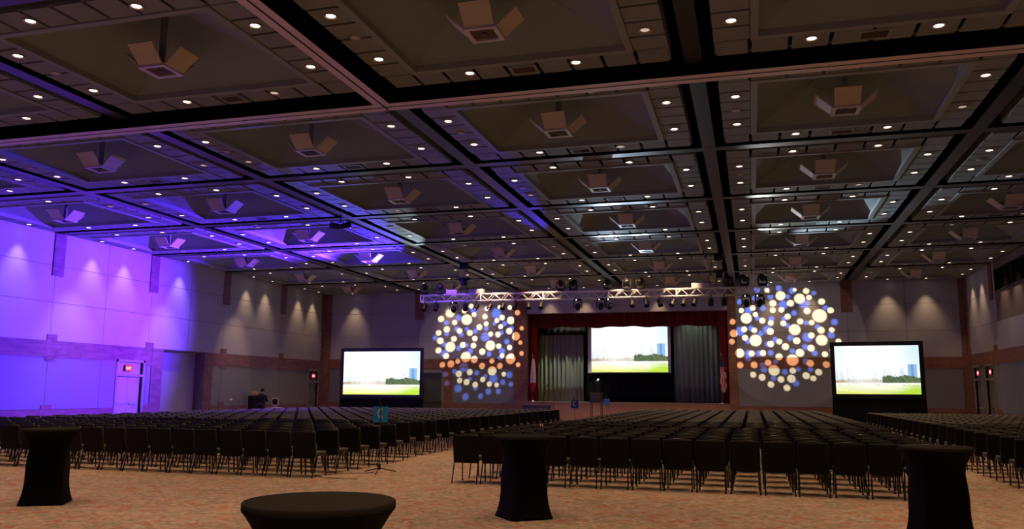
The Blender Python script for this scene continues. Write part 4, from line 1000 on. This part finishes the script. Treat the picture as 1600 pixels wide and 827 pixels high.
# ------------------------------------------------------------------ stage lighting
def gobo_light(name, loc, target, energy, size, circles):
    """spot whose pattern is a set of round holes: (x, z, r, colour) on the stage wall plane"""
    o = spot(name, loc, target, energy, (1,1,1), size, .05, .02)
    bpy.context.view_layer.update()
    inv = o.matrix_world.inverted()
    l = o.data; l.use_nodes = True; nt = l.node_tree; nt.nodes.clear()
    out = nt.nodes.new('ShaderNodeOutputLight'); em = nt.nodes.new('ShaderNodeEmission'); nt.links.new(em.outputs[0], out.inputs[0])
    tc = nt.nodes.new('ShaderNodeTexCoord'); sp = nt.nodes.new('ShaderNodeSeparateXYZ'); nt.links.new(tc.outputs['Normal'], sp.inputs[0])
    dx = nt.nodes.new('ShaderNodeMath'); dx.operation = 'DIVIDE'; nt.links.new(sp.outputs['X'], dx.inputs[0]); nt.links.new(sp.outputs['Z'], dx.inputs[1])
    dy = nt.nodes.new('ShaderNodeMath'); dy.operation = 'DIVIDE'; nt.links.new(sp.outputs['Y'], dy.inputs[0]); nt.links.new(sp.outputs['Z'], dy.inputs[1])
    cb_ = nt.nodes.new('ShaderNodeCombineXYZ'); nt.links.new(dx.outputs[0], cb_.inputs[0]); nt.links.new(dy.outputs[0], cb_.inputs[1])
    acc = {}
    for (x,z,r,key) in circles:
        p = inv @ Vector((x, SY-.03, z)); u, v = p.x/p.z, p.y/p.z; rr = r/abs(p.z)
        d = nt.nodes.new('ShaderNodeVectorMath'); d.operation = 'DISTANCE'; nt.links.new(cb_.outputs[0], d.inputs[0]); d.inputs[1].default_value = (u,v,0)
        m_ = nt.nodes.new('ShaderNodeMapRange'); m_.inputs['From Min'].default_value = rr*(1.12 if key == 'w' else 1.22); m_.inputs['From Max'].default_value = rr*(.88 if key == 'w' else .72)
        m_.inputs['To Min'].default_value = 0; m_.inputs['To Max'].default_value = 1; nt.links.new(d.outputs['Value'], m_.inputs['Value'])
        if key in acc:
            a = nt.nodes.new('ShaderNodeMath'); a.operation = 'MAXIMUM'; nt.links.new(acc[key], a.inputs[0]); nt.links.new(m_.outputs['Result'], a.inputs[1]); acc[key] = a.outputs[0]
        else: acc[key] = m_.outputs['Result']
    tot = None
    for key, col in (('w',(1.0,.74,.45)),('b',(.075,.13,.52))):
        s = nt.nodes.new('ShaderNodeVectorMath'); s.operation = 'SCALE'; s.inputs[0].default_value = col; nt.links.new(acc[key], s.inputs['Scale'])
        if tot is None: tot = s.outputs[0]
        else:
            # the blue layer shows only beside the warm one
            iv = nt.nodes.new('ShaderNodeMath'); iv.operation = 'SUBTRACT'; iv.inputs[0].default_value = 1; nt.links.new(acc['w'], iv.inputs[1])
            s2 = nt.nodes.new('ShaderNodeVectorMath'); s2.operation = 'SCALE'; nt.links.new(s.outputs[0], s2.inputs[0]); nt.links.new(iv.outputs[0], s2.inputs['Scale'])
            a = nt.nodes.new('ShaderNodeVectorMath'); a.operation = 'ADD'; nt.links.new(tot, a.inputs[0]); nt.links.new(s2.outputs[0], a.inputs[1]); tot = a.outputs[0]
    base = nt.nodes.new('ShaderNodeVectorMath'); base.operation = 'ADD'; base.inputs[1].default_value = (.022,.016,.013); nt.links.new(tot, base.inputs[0])
    nt.links.new(base.outputs[0], em.inputs['Color']); em.inputs['Strength'].default_value = 1
    return o
gobo_light('gobo_lamp', (-13.6,36.78,5.34), (-15.7,SY,4.25), 19000, math.radians(36), [(x,z,r,'w') for x,z,r in GL_W]+[(x,z,r,'b') for x,z,r in GL_B])
gobo_light('gobo_lamp', (.16,36.75,5.34), (1.85,SY,4.75), 19000, math.radians(38), [(x,z,r,'w') for x,z,r in GR_W]+[(x,z,r,'b') for x,z,r in GR_B])
# violet wash thrown across the left wall from the truss
VIO = (.125,.018,1.0); MAG = (.55,.06,1.0); BLUE = (.07,.03,1.0)
spot('violet_wash_lamp', (-12.6,36.7,5.4), (LX,25.0,4.6), 56000, VIO, math.radians(70), .75, .06)
spot('magenta_wash_lamp', (-11.9,36.7,5.4), (LX,29.2,4.4), 7000, MAG, math.radians(30), 1.0, .06)
spot('blue_wash_lamp', (-14.8,36.7,6.65), (-23.0,22.0,CE), 30000, BLUE, math.radians(64), .8, .05)
spot('blue_wash_lamp', (-15.0,36.7,6.65), (-14.0,13.0,CE), 42000, BLUE, math.radians(30), .8, .05)
spot('mover_beam', (-14.1,36.7,6.65), (-12.2,25.8,CE), 5200, (.62,.80,.85), math.radians(15), .6, .03)
spot('mover_beam', (-7.66,36.7,6.65), (-7.0,20.5,CE), 11000, BLUE, math.radians(10), .6, .03)
spot('mover_beam', (-4.61,36.7,6.65), (-4.3,31.0,CE), 500, (.60,.80,1.0), math.radians(60), .8, .03)
spot('mover_beam', (-6.0,36.7,6.65), (-3.2,21.0,CE+.3), 2400, (.60,.76,.95), math.radians(24), .8, .03)
spot('mover_beam', (.43,36.7,6.65), (2.4,21.0,CE+.3), 2000, (.80,.82,.80), math.radians(20), .8, .03)
spot('mover_beam', (.57,36.7,6.65), (4.3,28.0,CE), 5200, (.60,.78,.9), math.radians(24), .7, .03)
# added fill lamps for the warm glow on the left wall, source unknown
for y in (26.9, 32.4, 37.95):
    spot('wall_glow_fill', (LX+2.2,y,CE-.04), (LX,y+.15,2.6), 420, WARM, math.radians(48), .9, .05)
# added fill lamps that brighten the truss, not real fixtures
for x in (-11.6,-9.3,-5.3,-2.9):
    spot('truss_fill', (x,35.7,7.56), (x+.1,37.1,6.0), 1000, WARM, math.radians(52), .9, .05)
spot('truss_fill', (-14.0,35.7,7.56), (-13.6,37.1,6.0), 420, (.30,.10,1.0), math.radians(56), .8, .05)
# stage work lights
spot('stage_lamp', (-10.2,49.0,6.9), (-11.2,50.6,2.2), 900, (.95,.95,.72), math.radians(75), .7, .1)
spot('stage_lamp', (-3.2,48.9,6.9), (-3.0,50.6,2.0), 70, (.9,1,.8), math.radians(75), .7, .1)

# ------------------------------------------------------------------ world, camera, colour
w = bpy.data.worlds.new('dark_hall'); sc.world = w; w.use_nodes = True
w.node_tree.nodes['Background'].inputs[0].default_value = (.02,.018,.016,1); w.node_tree.nodes['Background'].inputs[1].default_value = .05
cam = bpy.data.cameras.new('camera'); co = bpy.data.objects.new('camera', cam); C.objects.link(co)
cam.sensor_width = 36; cam.lens = F_PX/1600*36; cam.clip_end = 300; cam.clip_start = .05
co.matrix_world = Matrix(((CR.x,CU.x,-CF.x,0),(CR.y,CU.y,-CF.y,0),(CR.z,CU.z,-CF.z,HC),(0,0,0,1)))
sc.camera = co
vs_ = sc.view_settings; vs_.view_transform = 'Standard'; vs_.look = 'None'; vs_.exposure = 0; vs_.gamma = 1; vs_.use_curve_mapping = False
